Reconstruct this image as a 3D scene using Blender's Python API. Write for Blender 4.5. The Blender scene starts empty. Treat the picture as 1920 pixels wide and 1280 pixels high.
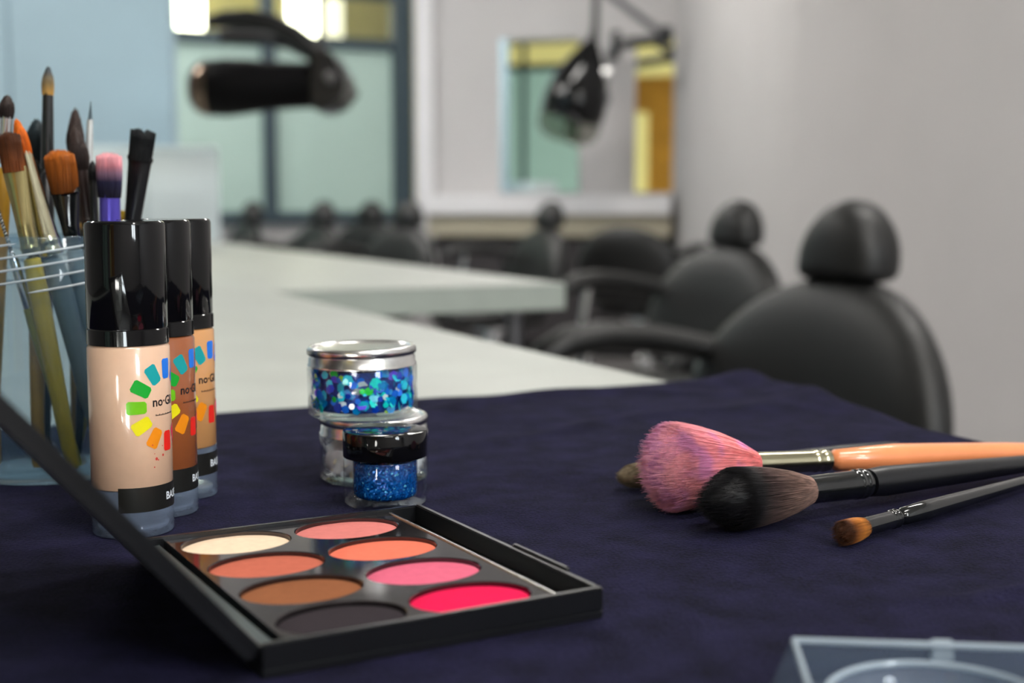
import bpy, bmesh, math, random
from math import sin, cos, pi, radians, sqrt, atan2
from mathutils import Vector, Matrix
random.seed(7)
S = bpy.context.scene
COL = S.collection

# ---------------------------------------------------------------- camera, world, lights
CLOTH = 0.852                       # height of the cloth surface
EYE = 0.9757
cam_d = bpy.data.cameras.new('camera')
cam = bpy.data.objects.new('camera', cam_d)
COL.objects.link(cam)
cam.location = (0, 0, EYE)
cam.rotation_euler = (pi / 2 - math.atan(263 / 2500), 0, 0)
cam_d.sensor_width = 36
cam_d.lens = 46.875
cam_d.clip_start = 0.02
cam_d.dof.use_dof = True
cam_d.dof.focus_distance = 0.50
cam_d.dof.aperture_fstop = 7.4
cam_d.dof.aperture_blades = 7
S.camera = cam

w = bpy.data.worlds.new('world')
S.world = w
w.use_nodes = True
w.node_tree.nodes['Background'].inputs[0].default_value = (0.75, 0.85, 1.0, 1)
w.node_tree.nodes['Background'].inputs[1].default_value = 0.15

S.view_settings.view_transform = 'Standard'
S.view_settings.look = 'None'
S.view_settings.exposure = 0.32
S.view_settings.gamma = 1.0
S.view_settings.use_curve_mapping = False
S.cycles.use_denoising = True
S.cycles.max_bounces = 6
S.cycles.diffuse_bounces = 3
S.cycles.glossy_bounces = 4
S.cycles.adaptive_threshold = 0.05
S.cycles.transparent_max_bounces = 16
S.cycles.sample_clamp_indirect = 60.0

PANEL = 30.0                         # radiance of the ceiling lights
BACK_GLOW = 26.0                          # radiance of the high panes added behind the camera for highlights
# the ceiling lights themselves are built with the room below

# ---------------------------------------------------------------- helpers
def tag(o, label=None, cat=None, group=None, kind=None):
    if label: o['label'] = label
    if cat: o['category'] = cat
    if group: o['group'] = group
    if kind: o['kind'] = kind
    return o

def thing(name, label, cat, loc=(0, 0, 0), rotz=0.0, group=None):
    o = bpy.data.objects.new(name, None)
    o.empty_display_size = 0.02
    COL.objects.link(o)
    o.location = loc
    o.rotation_euler = (0, 0, rotz)
    return tag(o, label, cat, group)

class MB:
    def __init__(s):
        s.v = []; s.f = []
    def add(s, v, f, M=None):
        n = len(s.v)
        s.v += [tuple(M @ Vector(p)) if M is not None else tuple(p) for p in v]
        s.f += [tuple(i + n for i in q) for q in f]
        return s
    def box(s, x0, x1, y0, y1, z0, z1, M=None):
        v = [(x0, y0, z0), (x1, y0, z0), (x1, y1, z0), (x0, y1, z0), (x0, y0, z1), (x1, y0, z1), (x1, y1, z1), (x0, y1, z1)]
        return s.add(v, [(0, 3, 2, 1), (4, 5, 6, 7), (0, 1, 5, 4), (1, 2, 6, 5), (2, 3, 7, 6), (3, 0, 4, 7)], M)
    def lathe(s, prof, seg=48, M=None, sy=1.0, rmod=None):
        v = []; f = []; rows = []
        for k, (r, z) in enumerate(prof):
            if r < 1e-7:
                rows.append([len(v)]); v.append((0, 0, z))
            else:
                row = []
                for i in range(seg):
                    a = 2 * pi * i / seg
                    rr = r + (rmod(k, i) if rmod else 0)
                    row.append(len(v)); v.append((rr * cos(a), rr * sin(a) * sy, z))
                rows.append(row)
        for a, b in zip(rows, rows[1:]):
            if len(a) == 1 and len(b) == 1: continue
            for i in range(seg):
                j = (i + 1) % seg
                if len(a) == 1: f.append((a[0], b[j], b[i]))
                elif len(b) == 1: f.append((a[i], a[j], b[0]))
                else: f.append((a[i], a[j], b[j], b[i]))
        return s.add(v, f, M)
    def tube(s, pts, rad, seg=10, flat=1.0, up=(0, 0, 1)):
        pts = [Vector(p) for p in pts]; n = len(pts)
        if not hasattr(rad, '__len__'): rad = [rad] * n
        v = []; f = []
        for k in range(n):
            d = (pts[min(k + 1, n - 1)] - pts[max(k - 1, 0)]).normalized()
            u = Vector(up)
            if abs(d.dot(u)) > 0.95: u = Vector((1, 0, 0))
            x = d.cross(u).normalized(); y = x.cross(d).normalized()
            for i in range(seg):
                a = 2 * pi * i / seg
                v.append(pts[k] + (x * cos(a) + y * sin(a) * flat) * rad[k])
        for k in range(n - 1):
            for i in range(seg):
                j = (i + 1) % seg
                f.append((k * seg + i, k * seg + j, (k + 1) * seg + j, (k + 1) * seg + i))
        f.append(tuple(reversed(range(seg)))); f.append(tuple((n - 1) * seg + i for i in range(seg)))
        return s.add(v, f)
    def build(s, name, m, parent=None, smooth=True, ang=38, bevel=0, loc=None, bseg=2):
        me = bpy.data.meshes.new(name)
        me.from_pydata([tuple(p) for p in s.v], [], s.f)
        bm = bmesh.new(); bm.from_mesh(me)
        bmesh.ops.recalc_face_normals(bm, faces=bm.faces)
        if bevel:
            ed = [e for e in bm.edges if len(e.link_faces) == 2 and e.calc_face_angle(0) > 0.6]
            bmesh.ops.bevel(bm, geom=ed, offset=bevel, segments=bseg, affect='EDGES', clamp_overlap=True)
        bm.to_mesh(me); bm.free()
        if smooth:
            me.polygons.foreach_set('use_smooth', [True] * len(me.polygons))
            me.set_sharp_from_angle(angle=radians(ang))
        me.materials.append(m)
        o = bpy.data.objects.new(name, me)
        COL.objects.link(o)
        if parent: o.parent = parent
        if loc: o.location = loc
        return o

def copy_tree(o, parent=None):
    c = o.copy(); COL.objects.link(c); c.parent = parent
    for ch in list(o.children): copy_tree(ch, c)
    return c

def along(p, q):                     # matrix whose local +z runs from p to q
    p = Vector(p); q = Vector(q)
    return Matrix.Translation(p) @ (q - p).to_track_quat('Z', 'Y').to_matrix().to_4x4()

# ---------------------------------------------------------------- materials
def mat(name, col, rough=0.5, metal=0.0, spec=0.5, coat=0.0, noise=None, bump=None, sheen=0.0, emit=None, aniso=None):
    m = bpy.data.materials.new(name); m.use_nodes = True
    nt = m.node_tree; b = nt.nodes['Principled BSDF']
    b.inputs['Base Color'].default_value = (*col, 1)
    b.inputs['Roughness'].default_value = rough
    b.inputs['Metallic'].default_value = metal
    b.inputs['Specular IOR Level'].default_value = spec
    b.inputs['Coat Weight'].default_value = coat
    b.inputs['Coat Roughness'].default_value = 0.05
    b.inputs['Sheen Weight'].default_value = sheen
    tc = nt.nodes.new('ShaderNodeTexCoord')
    if noise:                        # (scale, amount): mottled colour
        n = nt.nodes.new('ShaderNodeTexNoise'); n.inputs['Scale'].default_value = noise[0]; n.inputs['Detail'].default_value = 4
        r = nt.nodes.new('ShaderNodeValToRGB')
        a = noise[1]
        r.color_ramp.elements[0].position = 0.3; r.color_ramp.elements[1].position = 0.7
        r.color_ramp.elements[0].color = (*[c * (1 - a) for c in col], 1)
        r.color_ramp.elements[1].color = (*[min(1, c * (1 + a)) for c in col], 1)
        nt.links.new(tc.outputs['Object'], n.inputs['Vector'])
        nt.links.new(n.outputs['Fac'], r.inputs['Fac'])
        nt.links.new(r.outputs['Color'], b.inputs['Base Color'])
    if bump:                         # (scale, strength, distance)
        n = nt.nodes.new('ShaderNodeTexNoise'); n.inputs['Scale'].default_value = bump[0]; n.inputs['Detail'].default_value = 3
        k = nt.nodes.new('ShaderNodeBump'); k.inputs['Strength'].default_value = bump[1]; k.inputs['Distance'].default_value = bump[2]
        nt.links.new(tc.outputs['Object'], n.inputs['Vector'])
        nt.links.new(n.outputs['Fac'], k.inputs['Height'])
        nt.links.new(k.outputs['Normal'], b.inputs['Normal'])
    if emit:
        b.inputs['Emission Color'].default_value = (*emit[0], 1)
        b.inputs['Emission Strength'].default_value = emit[1]
    return m

def clear(name, tint=(1, 1, 1), haze=0.0, hazecol=(0.8, 0.85, 0.9), rough=0.03, ior=1.45):
    """thin clear plastic or glass: see-through, with Fresnel gloss and a little milky haze"""
    m = bpy.data.materials.new(name); m.use_nodes = True
    nt = m.node_tree; nt.nodes.clear()
    out = nt.nodes.new('ShaderNodeOutputMaterial')
    tr = nt.nodes.new('ShaderNodeBsdfTransparent'); tr.inputs[0].default_value = (*tint, 1)
    gl = nt.nodes.new('ShaderNodeBsdfGlossy'); gl.inputs['Roughness'].default_value = rough
    lw = nt.nodes.new('ShaderNodeLayerWeight'); lw.inputs['Blend'].default_value = 0.5
    pw = nt.nodes.new('ShaderNodeMath'); pw.operation = 'POWER'; pw.inputs[1].default_value = 5.0
    fr = nt.nodes.new('ShaderNodeMath'); fr.operation = 'MULTIPLY_ADD'; fr.inputs[1].default_value = 0.85; fr.inputs[2].default_value = ((ior - 1) / (ior + 1)) ** 2
    nt.links.new(lw.outputs['Facing'], pw.inputs[0]); nt.links.new(pw.outputs[0], fr.inputs[0])
    mx = nt.nodes.new('ShaderNodeMixShader')
    nt.links.new(fr.outputs[0], mx.inputs[0])
    if haze:
        df = nt.nodes.new('ShaderNodeBsdfDiffuse'); df.inputs[0].default_value = (*hazecol, 1)
        m2 = nt.nodes.new('ShaderNodeMixShader'); m2.inputs[0].default_value = haze
        nt.links.new(tr.outputs[0], m2.inputs[1]); nt.links.new(df.outputs[0], m2.inputs[2])
        nt.links.new(m2.outputs[0], mx.inputs[1])
    else:
        nt.links.new(tr.outputs[0], mx.inputs[1])
    nt.links.new(gl.outputs[0], mx.inputs[2])
    nt.links.new(mx.outputs[0], out.inputs[0])
    return m

def hair(name, stops, axis_len, rough=0.55, spread=0.25, nscale=900, patch=None):
    """bristles: colour changes from root to tip (local z / axis_len), with strand-to-strand variation"""
    m = bpy.data.materials.new(name); m.use_nodes = True
    nt = m.node_tree; b = nt.nodes['Principled BSDF']
    b.inputs['Roughness'].default_value = rough
    b.inputs['Specular IOR Level'].default_value = 0.25
    tc = nt.nodes.new('ShaderNodeTexCoord'); sx = nt.nodes.new('ShaderNodeSeparateXYZ')
    mp = nt.nodes.new('ShaderNodeMapRange'); mp.inputs['From Max'].default_value = axis_len
    r = nt.nodes.new('ShaderNodeValToRGB')
    while len(r.color_ramp.elements) < len(stops): r.color_ramp.elements.new(0.5)
    for e, (p, c) in zip(r.color_ramp.elements, stops):
        e.position = p; e.color = (*c, 1)
    nt.links.new(tc.outputs['Object'], sx.inputs[0]); nt.links.new(sx.outputs['Z'], mp.inputs['Value'])
    mapn = nt.nodes.new('ShaderNodeMapping'); mapn.inputs['Scale'].default_value = (1, 1, 0.06)
    n = nt.nodes.new('ShaderNodeTexNoise'); n.inputs['Scale'].default_value = nscale; n.inputs['Detail'].default_value = 2
    nt.links.new(tc.outputs['Object'], mapn.inputs[0]); nt.links.new(mapn.outputs[0], n.inputs['Vector'])
    nt.links.new(mp.outputs[0], r.inputs['Fac'])
    hs = nt.nodes.new('ShaderNodeHueSaturation')
    m2 = nt.nodes.new('ShaderNodeMapRange'); m2.inputs['From Min'].default_value = 0.3; m2.inputs['From Max'].default_value = 0.7
    m2.inputs['To Min'].default_value = 1 - spread; m2.inputs['To Max'].default_value = 1 + spread
    nt.links.new(n.outputs['Fac'], m2.inputs['Value']); nt.links.new(m2.outputs[0], hs.inputs['Value'])
    src = r.outputs['Color']
    if patch:                        # pigment left in blotches: (colour, scale, amount)
        pn = nt.nodes.new('ShaderNodeTexNoise'); pn.inputs['Scale'].default_value = patch[1]; pn.inputs['Detail'].default_value = 2
        nt.links.new(tc.outputs['Object'], pn.inputs['Vector'])
        pr_ = nt.nodes.new('ShaderNodeMapRange'); pr_.inputs['From Min'].default_value = 0.48; pr_.inputs['From Max'].default_value = 0.62; pr_.inputs['To Max'].default_value = patch[2]
        nt.links.new(pn.outputs['Fac'], pr_.inputs['Value'])
        pm = nt.nodes.new('ShaderNodeMix'); pm.data_type = 'RGBA'; pm.inputs[7].default_value = (*patch[0], 1)
        nt.links.new(pr_.outputs[0], pm.inputs[0]); nt.links.new(src, pm.inputs[6]); src = pm.outputs[2]
    nt.links.new(src, hs.inputs['Color']); nt.links.new(hs.outputs[0], b.inputs['Base Color'])
    return m

def lin(r, g, b):                    # sRGB 0-255 to linear
    f = lambda c: ((c / 255 + 0.055) / 1.055) ** 2.4 if c > 10 else c / 255 / 12.92
    return (f(r), f(g), f(b))

M = {}
M['wall'] = mat('painted_wall', lin(192, 189, 189), 0.85, noise=(3, 0.02))
M['wall_white'] = mat('white_paint', lin(222, 220, 222), 0.6, noise=(4, 0.015))
M['wall_blue'] = mat('cool_tint_panel', lin(178, 205, 219), 0.8, noise=(6, 0.02))  # cool light tint put into the panel colour
M['ceiling'] = mat('ceiling_white', lin(225, 222, 214), 0.9, noise=(5, 0.02))
M['floor'] = mat('grey_vinyl_floor', lin(120, 116, 116), 0.45, noise=(40, 0.12))
M['frame'] = mat('dark_window_frame', lin(52, 68, 76), 0.45, noise=(20, 0.06))
M['frost'] = mat('frosted_green_film', lin(170, 193, 184), 0.55, noise=(2, 0.03))
M['pane'] = clear('upper_window_glass', (0.93, 0.96, 0.93))
M['yellow_wall'] = mat('yellow_paint', lin(222, 210, 146), 0.8, noise=(4, 0.03))
M['lamp'] = mat('light_diffuser', (1, 1, 1), 0.5, emit=((1.0, 0.97, 0.92), PANEL), noise=(30, 0.01))
M['warm_lamp'] = mat('warm_light_diffuser', (1, 1, 1), 0.5, emit=((1.0, 0.95, 0.72), 9.0), noise=(30, 0.01))
M['highlight_glow'] = mat('highlight_glow_pane', (1, 1, 1), 0.5, emit=((0.88, 0.96, 1.0), BACK_GLOW), noise=(30, 0.01))  # glow added for the highlight strips on the bottles
M['dim_lamp'] = mat('dim_warm_diffuser', (1, 1, 1), 0.5, emit=((1.0, 0.93, 0.66), 1.2), noise=(30, 0.01))
M['frost_glow'] = mat('glow_frosted_glass', lin(176, 202, 190), 0.5, emit=(lin(150, 186, 170), 0.45), noise=(2, 0.03))  # glow added to brighten these panes in the mirror reflection
M['yellow_glow'] = mat('glow_yellow_glass', lin(226, 216, 140), 0.5, emit=(lin(226, 216, 140), 0.5), noise=(2, 0.03))  # glow added so the yellow panes show bright in the mirrors
M['mirror'] = mat('mirror_silver', (0.9, 0.92, 0.91), 0.01, 1.0, noise=(1, 0.005))
M['wood'] = mat('orange_wood_door', lin(220, 160, 48), 0.5, noise=(6, 0.12))
M['pale_yellow'] = mat('pale_yellow_panel', lin(226, 210, 130), 0.6, noise=(6, 0.03))
M['beige'] = mat('beige_laminate', lin(168, 160, 140), 0.6, noise=(15, 0.04))
M['dark_panel'] = mat('dark_kick_panel', lin(52, 48, 50), 0.7, noise=(10, 0.08))
M['laminate'] = mat('pale_stone_laminate', lin(175, 179, 173), 0.42, noise=(14, 0.06))
M['edge'] = mat('grey_edge_band', lin(158, 166, 158), 0.5, noise=(20, 0.05))
M['leather'] = mat('black_leather', lin(18, 18, 18), 0.47, bump=(350, 0.25, 0.002), noise=(60, 0.1))
M['black'] = mat('black_gloss_plastic', lin(10, 10, 12), 0.07, spec=0.38, noise=(40, 0.05))
M['black_satin'] = mat('black_satin_plastic', lin(18, 19, 22), 0.3, noise=(60, 0.1))
M['black_matt'] = mat('black_painted_handle', lin(14, 15, 20), 0.36, noise=(120, 0.15))
M['black_deep'] = mat('black_moulded_plastic', lin(7, 6, 8), 0.5, spec=0.1, noise=(40, 0.1))
M['chrome'] = mat('chrome', (0.75, 0.75, 0.76), 0.12, 1.0, noise=(30, 0.02))
M['grey_metal'] = mat('grey_metal', lin(120, 120, 124), 0.35, 0.9, noise=(30, 0.05))
M['bronze'] = mat('dark_bronze_metal', lin(120, 104, 92), 0.12, 0.9, noise=(30, 0.05))
M['visor'] = clear('smoky_visor', (0.62, 0.62, 0.58), rough=0.05)
M['alu'] = mat('brushed_aluminium', (0.78, 0.78, 0.77), 0.24, 1.0, noise=(200, 0.04))
M['white_box'] = mat('white_cabinet', lin(238, 251, 255), 0.5, noise=(8, 0.015))

# ---------------------------------------------------------------- room axes
O = Vector((0.1084, 0.9268))         # a point on the long edge of the near worktop
AX = Vector((-0.4286, 0.9035))       # along the worktops, away from the camera
BX = Vector((0.9035, 0.4286))        # across them, to the right
def ST(s, t, z=0.0):
    p = O + AX * s + BX * t
    return Vector((p.x, p.y, z))
ROT = atan2(BX.y, BX.x)              # local x -> BX, local y -> AX
MST = Matrix.Translation((O.x, O.y, 0)) @ Matrix.Rotation(ROT, 4, 'Z')   # (t, s, z) -> world
CEIL = 3.4

def struct(name, mb, m, parent=None, **k):
    o = mb.build(name, m, parent, **k)
    if not parent: o['kind'] = 'structure'
    return o
def wallseg(x0, y0, x1, y1, z0, z1, th=0.1):
    """upright slab whose visible face runs from (x0,y0) to (x1,y1); thickness goes to the left of that direction"""
    L = math.hypot(x1 - x0, y1 - y0)
    Mx = Matrix.Translation((x0, y0, 0)) @ Matrix.Rotation(atan2(y1 - y0, x1 - x0), 4, 'Z')
    return MB().box(0, L, 0, th, z0, z1, Mx)

struct('floor', MB().box(-6, 6, -4, 12, -0.1, 0), M['floor'], smooth=False)
struct('ceiling', MB().box(-6, 6, -4, 12, CEIL, CEIL + 0.1), M['ceiling'], smooth=False)

# far wall with the glazed partition; local frame: x along BX from the right jamb leftwards is negative
WC = Vector((-0.609, 8.7))
MW = Matrix.Translation((WC.x, WC.y, 0)) @ Matrix.Rotation(ROT, 4, 'Z')
SILL, TR, TOP = 0.87, 1.965, 2.27
struct('wall_far', MB().box(-4.2, 0.0, 0.0, 0.15, 0.0, SILL - 0.03, MW), M['wall'], smooth=False)
struct('wall_above_window', MB().box(-4.2, 0.0, 0.0, 0.15, TOP + 0.36, CEIL, MW), M['wall'], smooth=False)
struct('trim_1', MB().box(-4.2, 0.0, -0.05, 0.15, SILL - 0.03, SILL, MW), M['frame'], smooth=False)
xs = [-0.03, -0.925, -1.85, -2.8, -3.75]
win_n = 0
for i in range(4):
    xr, xl = xs[i], xs[i + 1]
    win_n += 1
    wroot = bpy.data.objects.new('window_%d' % win_n, None); COL.objects.link(wroot); wroot['kind'] = 'structure'
    wroot.matrix_world = MW
    wd = 0.13 if i == 0 else 0.085
    def fr(*a): MB().box(*a).build('window_frame', M['frame'], wroot, smooth=False, bevel=0.004)
    fr(xr - wd, xr + 0.0, 0.0, 0.1, SILL, TOP + 0.36)
    fr(xl, xr - wd, 0.01, 0.09, SILL, SILL + 0.04)
    fr(xl, xr - wd, 0.01, 0.09, TR - 0.04, TR + 0.03)
    fr(xl, xr - wd, 0.01, 0.09, TOP - 0.03, TOP + 0.03)
    MB().box(xl, xr - wd, 0.045, 0.053, SILL + 0.04, TR - 0.04).build('frosted_pane', M['frost'], wroot, smooth=False)
    MB().box(xl, xr - wd, 0.045, 0.053, TR + 0.03, TOP - 0.03).build('upper_pane', M['pane'], wroot, smooth=False)
    MB().box(xl, xr - wd, 0.045, 0.053, TOP + 0.03, TOP + 0.36).build('top_pane', M['pane'], wroot, smooth=False)
# the corridor seen through the upper panes
struct('wall_corridor', MB().box(-5.5, 1.5, 1.5, 1.6, 0, CEIL, MW), M['yellow_wall'], smooth=False)
def wall_light(x, wdt, z0, z1, label, m):
    t = thing('wall_light', label, 'light', MW @ Vector((x, 1.5, z0)), ROT, 'wall lights in the corridor')
    MB().box(-wdt / 2 - 0.01, wdt / 2 + 0.01, -0.03, 0, -0.01, z1 - z0 + 0.01).build('housing', M['wall_white'], t, smooth=False)
    MB().box(-wdt / 2, wdt / 2, -0.05, -0.03, 0, z1 - z0).build('diffuser', m, t, bevel=0.006)
wall_light(-0.30, 0.25, 2.0, 2.75, 'glowing wall light behind the glass above the curved black heater arm', M['warm_lamp'])
wall_light(-1.16, 0.24, 2.13, 2.75, 'glowing wall light behind the glass next to the pale blue wall', M['warm_lamp'])
wall_light(-0.07, 0.11, 2.0, 2.75, 'slim glowing wall light behind the glass nearest the white corner post', M['dim_lamp'])
cl_ = thing('ceiling_light', 'added ceiling light panel brightening the corridor behind the frosted window', 'light', MW @ Vector((-1.0, 0.8, CEIL)), ROT, 'ceiling light panels')  # extra lamp, added to brighten the yellow corridor wall
MB().box(-0.64, 0.64, -0.19, 0.19, -0.03, 0).build('housing', M['wall_white'], cl_, smooth=False)
MB().box(-0.60, 0.60, -0.15, 0.15, -0.042, -0.03).build('diffuser', M['warm_lamp'], cl_, bevel=0.004)

# mirror wall, corner post, right hand wall
MA, MBp = Vector((-0.609, 8.7)), Vector((1.003, 8.43))
md = (MBp - MA).normalized()
struct('wall_mirror', wallseg(MA.x, MA.y, MBp.x + 0.3 * md.x, MBp.y + 0.3 * md.y, 0, CEIL, 0.12), M['wall'], smooth=False)
MM = Matrix.Translation((MA.x, MA.y, 0)) @ Matrix.Rotation(atan2(md.y, md.x), 4, 'Z')
struct('trim_2', MB().box(0.0, 0.115, -0.06, 0.0, 0.72, CEIL, MM), M['wall_white'], smooth=False)
struct('wall_return', wallseg(1.1805, 5.60, 1.003, 8.43, 0, CEIL, -0.14), M['wall'], smooth=False)
struct('wall_right', wallseg(1.1805, 5.60, 1.1805 - AX.x * 9.6, 5.60 - AX.y * 9.6, 0, CEIL, 0.14), M['wall'], smooth=False)
struct('wall_side', MB().box(5.4, 5.5, -4, 10, 0, CEIL), M['wall'], smooth=False)
struct('wall_outer', MB().box(-5.5, -5.4, -4, 9, 0, CEIL), M['wall'], smooth=False)
pl = MB().box(-4.6, -1.86, 5.0, 5.1, 0, CEIL)
wl = struct('wall_left', pl, M['wall_blue'], smooth=False)
MB().box(-1.853, -1.262, 5.0, 5.1, 0, CEIL).build('panel', M['wall_blue'], wl, bevel=0.003, smooth=False)

# wall behind the camera: wooden door and green glazed screen, panes with added glow
BY = -3.4
struct('wall_back', MB().box(-5.4, -4.75, BY - 0.1, BY, 0, CEIL).box(-2.75, -2.17, BY - 0.1, BY, 0, CEIL)
       .box(-1.21, 2.7, BY - 0.1, BY, 0, CEIL).box(3.8, 5.4, BY - 0.1, BY, 0, CEIL).box(2.7, 3.8, BY - 0.1, BY, 0, 2.25).box(2.7, 3.8, BY - 0.1, BY, 3.2, CEIL), M['wall'], smooth=False)
wh_ = bpy.data.objects.new('window_%d' % (win_n + 2), None); COL.objects.link(wh_); wh_['kind'] = 'structure'  # added high window, its glowing panes placed to make the bottle highlight
for x0, x1 in ((2.7, 3.22), (3.28, 3.8)):
    MB().box(x0, x1, BY - 0.07, BY - 0.06, 2.25, 3.2).build('glow_pane', M['highlight_glow'], wh_, smooth=False)
MB().box(3.22, 3.28, BY - 0.08, BY, 2.25, 3.2).build('window_frame', M['frame'], wh_, smooth=False)
wb = bpy.data.objects.new('window_%d' % (win_n + 1), None); COL.objects.link(wb); wb['kind'] = 'structure'
for x in (-4.75, -3.97, -2.82):
    MB().box(x, x + 0.07, BY - 0.08, BY + 0.02, 0, CEIL).build('window_frame', M['frame'], wb, smooth=False)
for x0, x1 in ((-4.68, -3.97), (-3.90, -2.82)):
    MB().box(x0, x1, BY - 0.05, BY - 0.04, 0, 3.0).build('frosted_pane', M['frost_glow'], wb, smooth=False)
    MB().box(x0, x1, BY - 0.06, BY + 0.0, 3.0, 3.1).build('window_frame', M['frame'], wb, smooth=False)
    MB().box(x0, x1, BY - 0.05, BY - 0.04, 3.1, CEIL).build('upper_pane', M['yellow_glow'], wb, smooth=False)
d1 = bpy.data.objects.new('door_1', None); COL.objects.link(d1); d1['kind'] = 'structure'
MB().box(-1.94, -1.21, BY - 0.06, BY - 0.01, 0, 2.86).build('door_leaf', M['wood'], d1, bevel=0.004, smooth=False)
MB().box(-2.17, -1.94, BY - 0.06, BY - 0.0, 0, 2.32).build('side_pane', M['yellow_glow'], d1, bevel=0.004, smooth=False)
MB().box(-2.17, -1.94, BY - 0.06, BY - 0.01, 2.32, 2.86).build('side_panel', M['wood'], d1, bevel=0.004, smooth=False)
MB().box(-2.17, -1.21, BY - 0.06, BY - 0.01, 2.86, CEIL).build('over_pane', M['yellow_glow'], d1, smooth=False)
MB().box(-1.29, -1.27, BY - 0.01, BY + 0.04, 1.0, 1.14).build('door_handle', M['chrome'], d1, bevel=0.004)

# ceiling lights
spots = [(0.9, 0.2, 'above the brushes on the cloth'), (-2.5, 3.6, 'left of the far worktop'), (1.3, 2.6, 'above the two nearest chairs'),
         (-1.9, 5.9, 'in front of the frosted window'), (-0.05, 6.4, 'in front of the mirrors'), 
         (0.7, -1.7, 'just behind the camera'), (-2.6, 7.0, 'near the window behind the pale blue wall')]
spots = [(*q, ROT, 1.0) for q in spots] + [(2.3, -1.9, 'behind the camera on the right', radians(-50), 1.0)]
for x, y, wh, rz_, k in spots:
    t = thing('ceiling_light', 'white ceiling light panel ' + wh, 'light', (x, y, CEIL), rz_, 'ceiling light panels')
    MB().box(-0.64, 0.64, -0.19, 0.19, -0.03, 0).build('housing', M['wall_white'], t, smooth=False)
    MB().box(-0.60, 0.60, -0.15, 0.15, -0.042, -0.03).build('diffuser', M['lamp'], t, bevel=0.004)

# ---------------------------------------------------------------- mirror station
st_ = thing('styling_shelf', 'long white shelf with beige front along the mirror wall', 'shelf', MM @ Vector((0.115, 0, 0.76)), atan2(md.y, md.x))
MB().box(0, 1.53, -0.34, 0, 0.135, 0.255).build('shelf_board', M['wall_white'], st_, bevel=0.004)
MB().box(0.02, 1.53, -0.30, 0, 0.0, 0.135).build('front_panel', M['beige'], st_, bevel=0.003)
dk = thing('base_cabinet', 'dark low cabinet under the white mirror shelf', 'cabinet', MM @ Vector((0.18, 0, 0)), atan2(md.y, md.x))
MB().box(0, 1.45, -0.24, 0, 0.08, 0.75).build('cabinet_body', M['dark_panel'], dk, bevel=0.004)
MB().box(0.02, 1.43, -0.20, 0, 0.0, 0.08).build('plinth', M['black_satin'], dk)
for k in range(3):
    dd = MB().box(0.01 + k * 0.48, 0.475 + k * 0.48, -0.258, -0.24, 0.1, 0.74).build('cabinet_door', M['dark_panel'], dk, bevel=0.003)
    MB().box(0.42 + k * 0.48, 0.435 + k * 0.48, -0.275, -0.258, 0.5, 0.62).build('handle', M['black_satin'], dd, bevel=0.002)
def wall_mirror(x0, x1, label):
    t = thing('wall_mirror', label, 'mirror', MM @ Vector(((x0 + x1) / 2, 0, 1.03)), atan2(md.y, md.x))
    h = (x1 - x0) / 2
    MB().box(-h, h, -0.022, -0.004, 0, 0.965).build('mirror_glass', M['mirror'], t, bevel=0.003)
    MB().box(-h + 0.02, h - 0.02, -0.004, 0, 0.02, 0.945).build('backing', M['grey_metal'], t)
wall_mirror(0.545, 1.050, 'tall wall mirror behind the hanging hood dryer, reflecting green glass')
wall_mirror(1.405, 1.80, 'tall wall mirror beside the grey wall, reflecting an orange wooden door')

# ---------------------------------------------------------------- worktops
def worktop(label, t0, t1, s0, s1, legs):
    t = thing('worktop', label, 'table', ST((s0 + s1) / 2, (t0 + t1) / 2, 0), ROT)
    w2, l2 = (t1 - t0) / 2, (s1 - s0) / 2
    MB().box(-w2, w2, -l2, l2, 0.848, 0.850).build('laminate_top', M['laminate'], t, bevel=0.0008)
    MB().box(-w2, w2, -l2, l2, 0.810, 0.848).build('slab', M['edge'], t, bevel=0.001)
    cx, cy = (t0 + t1) / 2, (s0 + s1) / 2
    for (lt, ls) in legs:
        lg = MB().lathe([(0, 0.012), (0.013, 0.012), (0.013, 0.810), (0, 0.810)], 16, Matrix.Translation((lt - cx, ls - cy, 0))).build('leg', M['grey_metal'], t)
        MB().lathe([(0, 0), (0.022, 0), (0.022, 0.008), (0.013, 0.013), (0, 0.013)], 16, Matrix.Translation((lt - cx, ls - cy, 0))).build('foot', M['black_satin'], lg)
worktop('pale laminate worktop partly covered by the navy cloth', -0.85, 0.0, -0.70, 1.028, [(-0.07, -0.62), (-0.07, 0.9), (-0.78, -0.62), (-0.78, 0.9)])
worktop('wider pale laminate worktop behind the near one, its corner jutting out', -0.85, 0.46, 1.030, 3.42, [(0.40, 1.09), (0.40, 3.34), (-0.78, 1.09), (-0.78, 3.34)])

# ---------------------------------------------------------------- white cabinet behind the worktop
t = thing('storage_cabinet', 'plain white storage cabinet in front of the pale blue wall', 'cabinet', (-1.205, 4.42, 0), radians(13))
MB().box(-0.235, 0.235, -0.02, 0.40, 0.06, 1.135).build('cabinet_body', M['white_box'], t, bevel=0.004)
MB().box(-0.235, 0.235, -0.03, 0.40, 1.135, 1.155).build('cabinet_top', M['white_box'], t, bevel=0.006)
for k in (0, 1):
    dd = MB().box(-0.232 + k * 0.234, -0.002 + k * 0.234, -0.038, -0.02, 0.08, 1.12).build('cabinet_door', M['white_box'], t, bevel=0.002)
    MB().box(-0.03 + k * 0.05, -0.02 + k * 0.05, -0.055, -0.038, 0.55, 0.70).build('handle', M['grey_metal'], dd, bevel=0.002)
MB().box(-0.22, 0.22, 0.0, 0.38, 0, 0.06).build('plinth', M['edge'], t)

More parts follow.
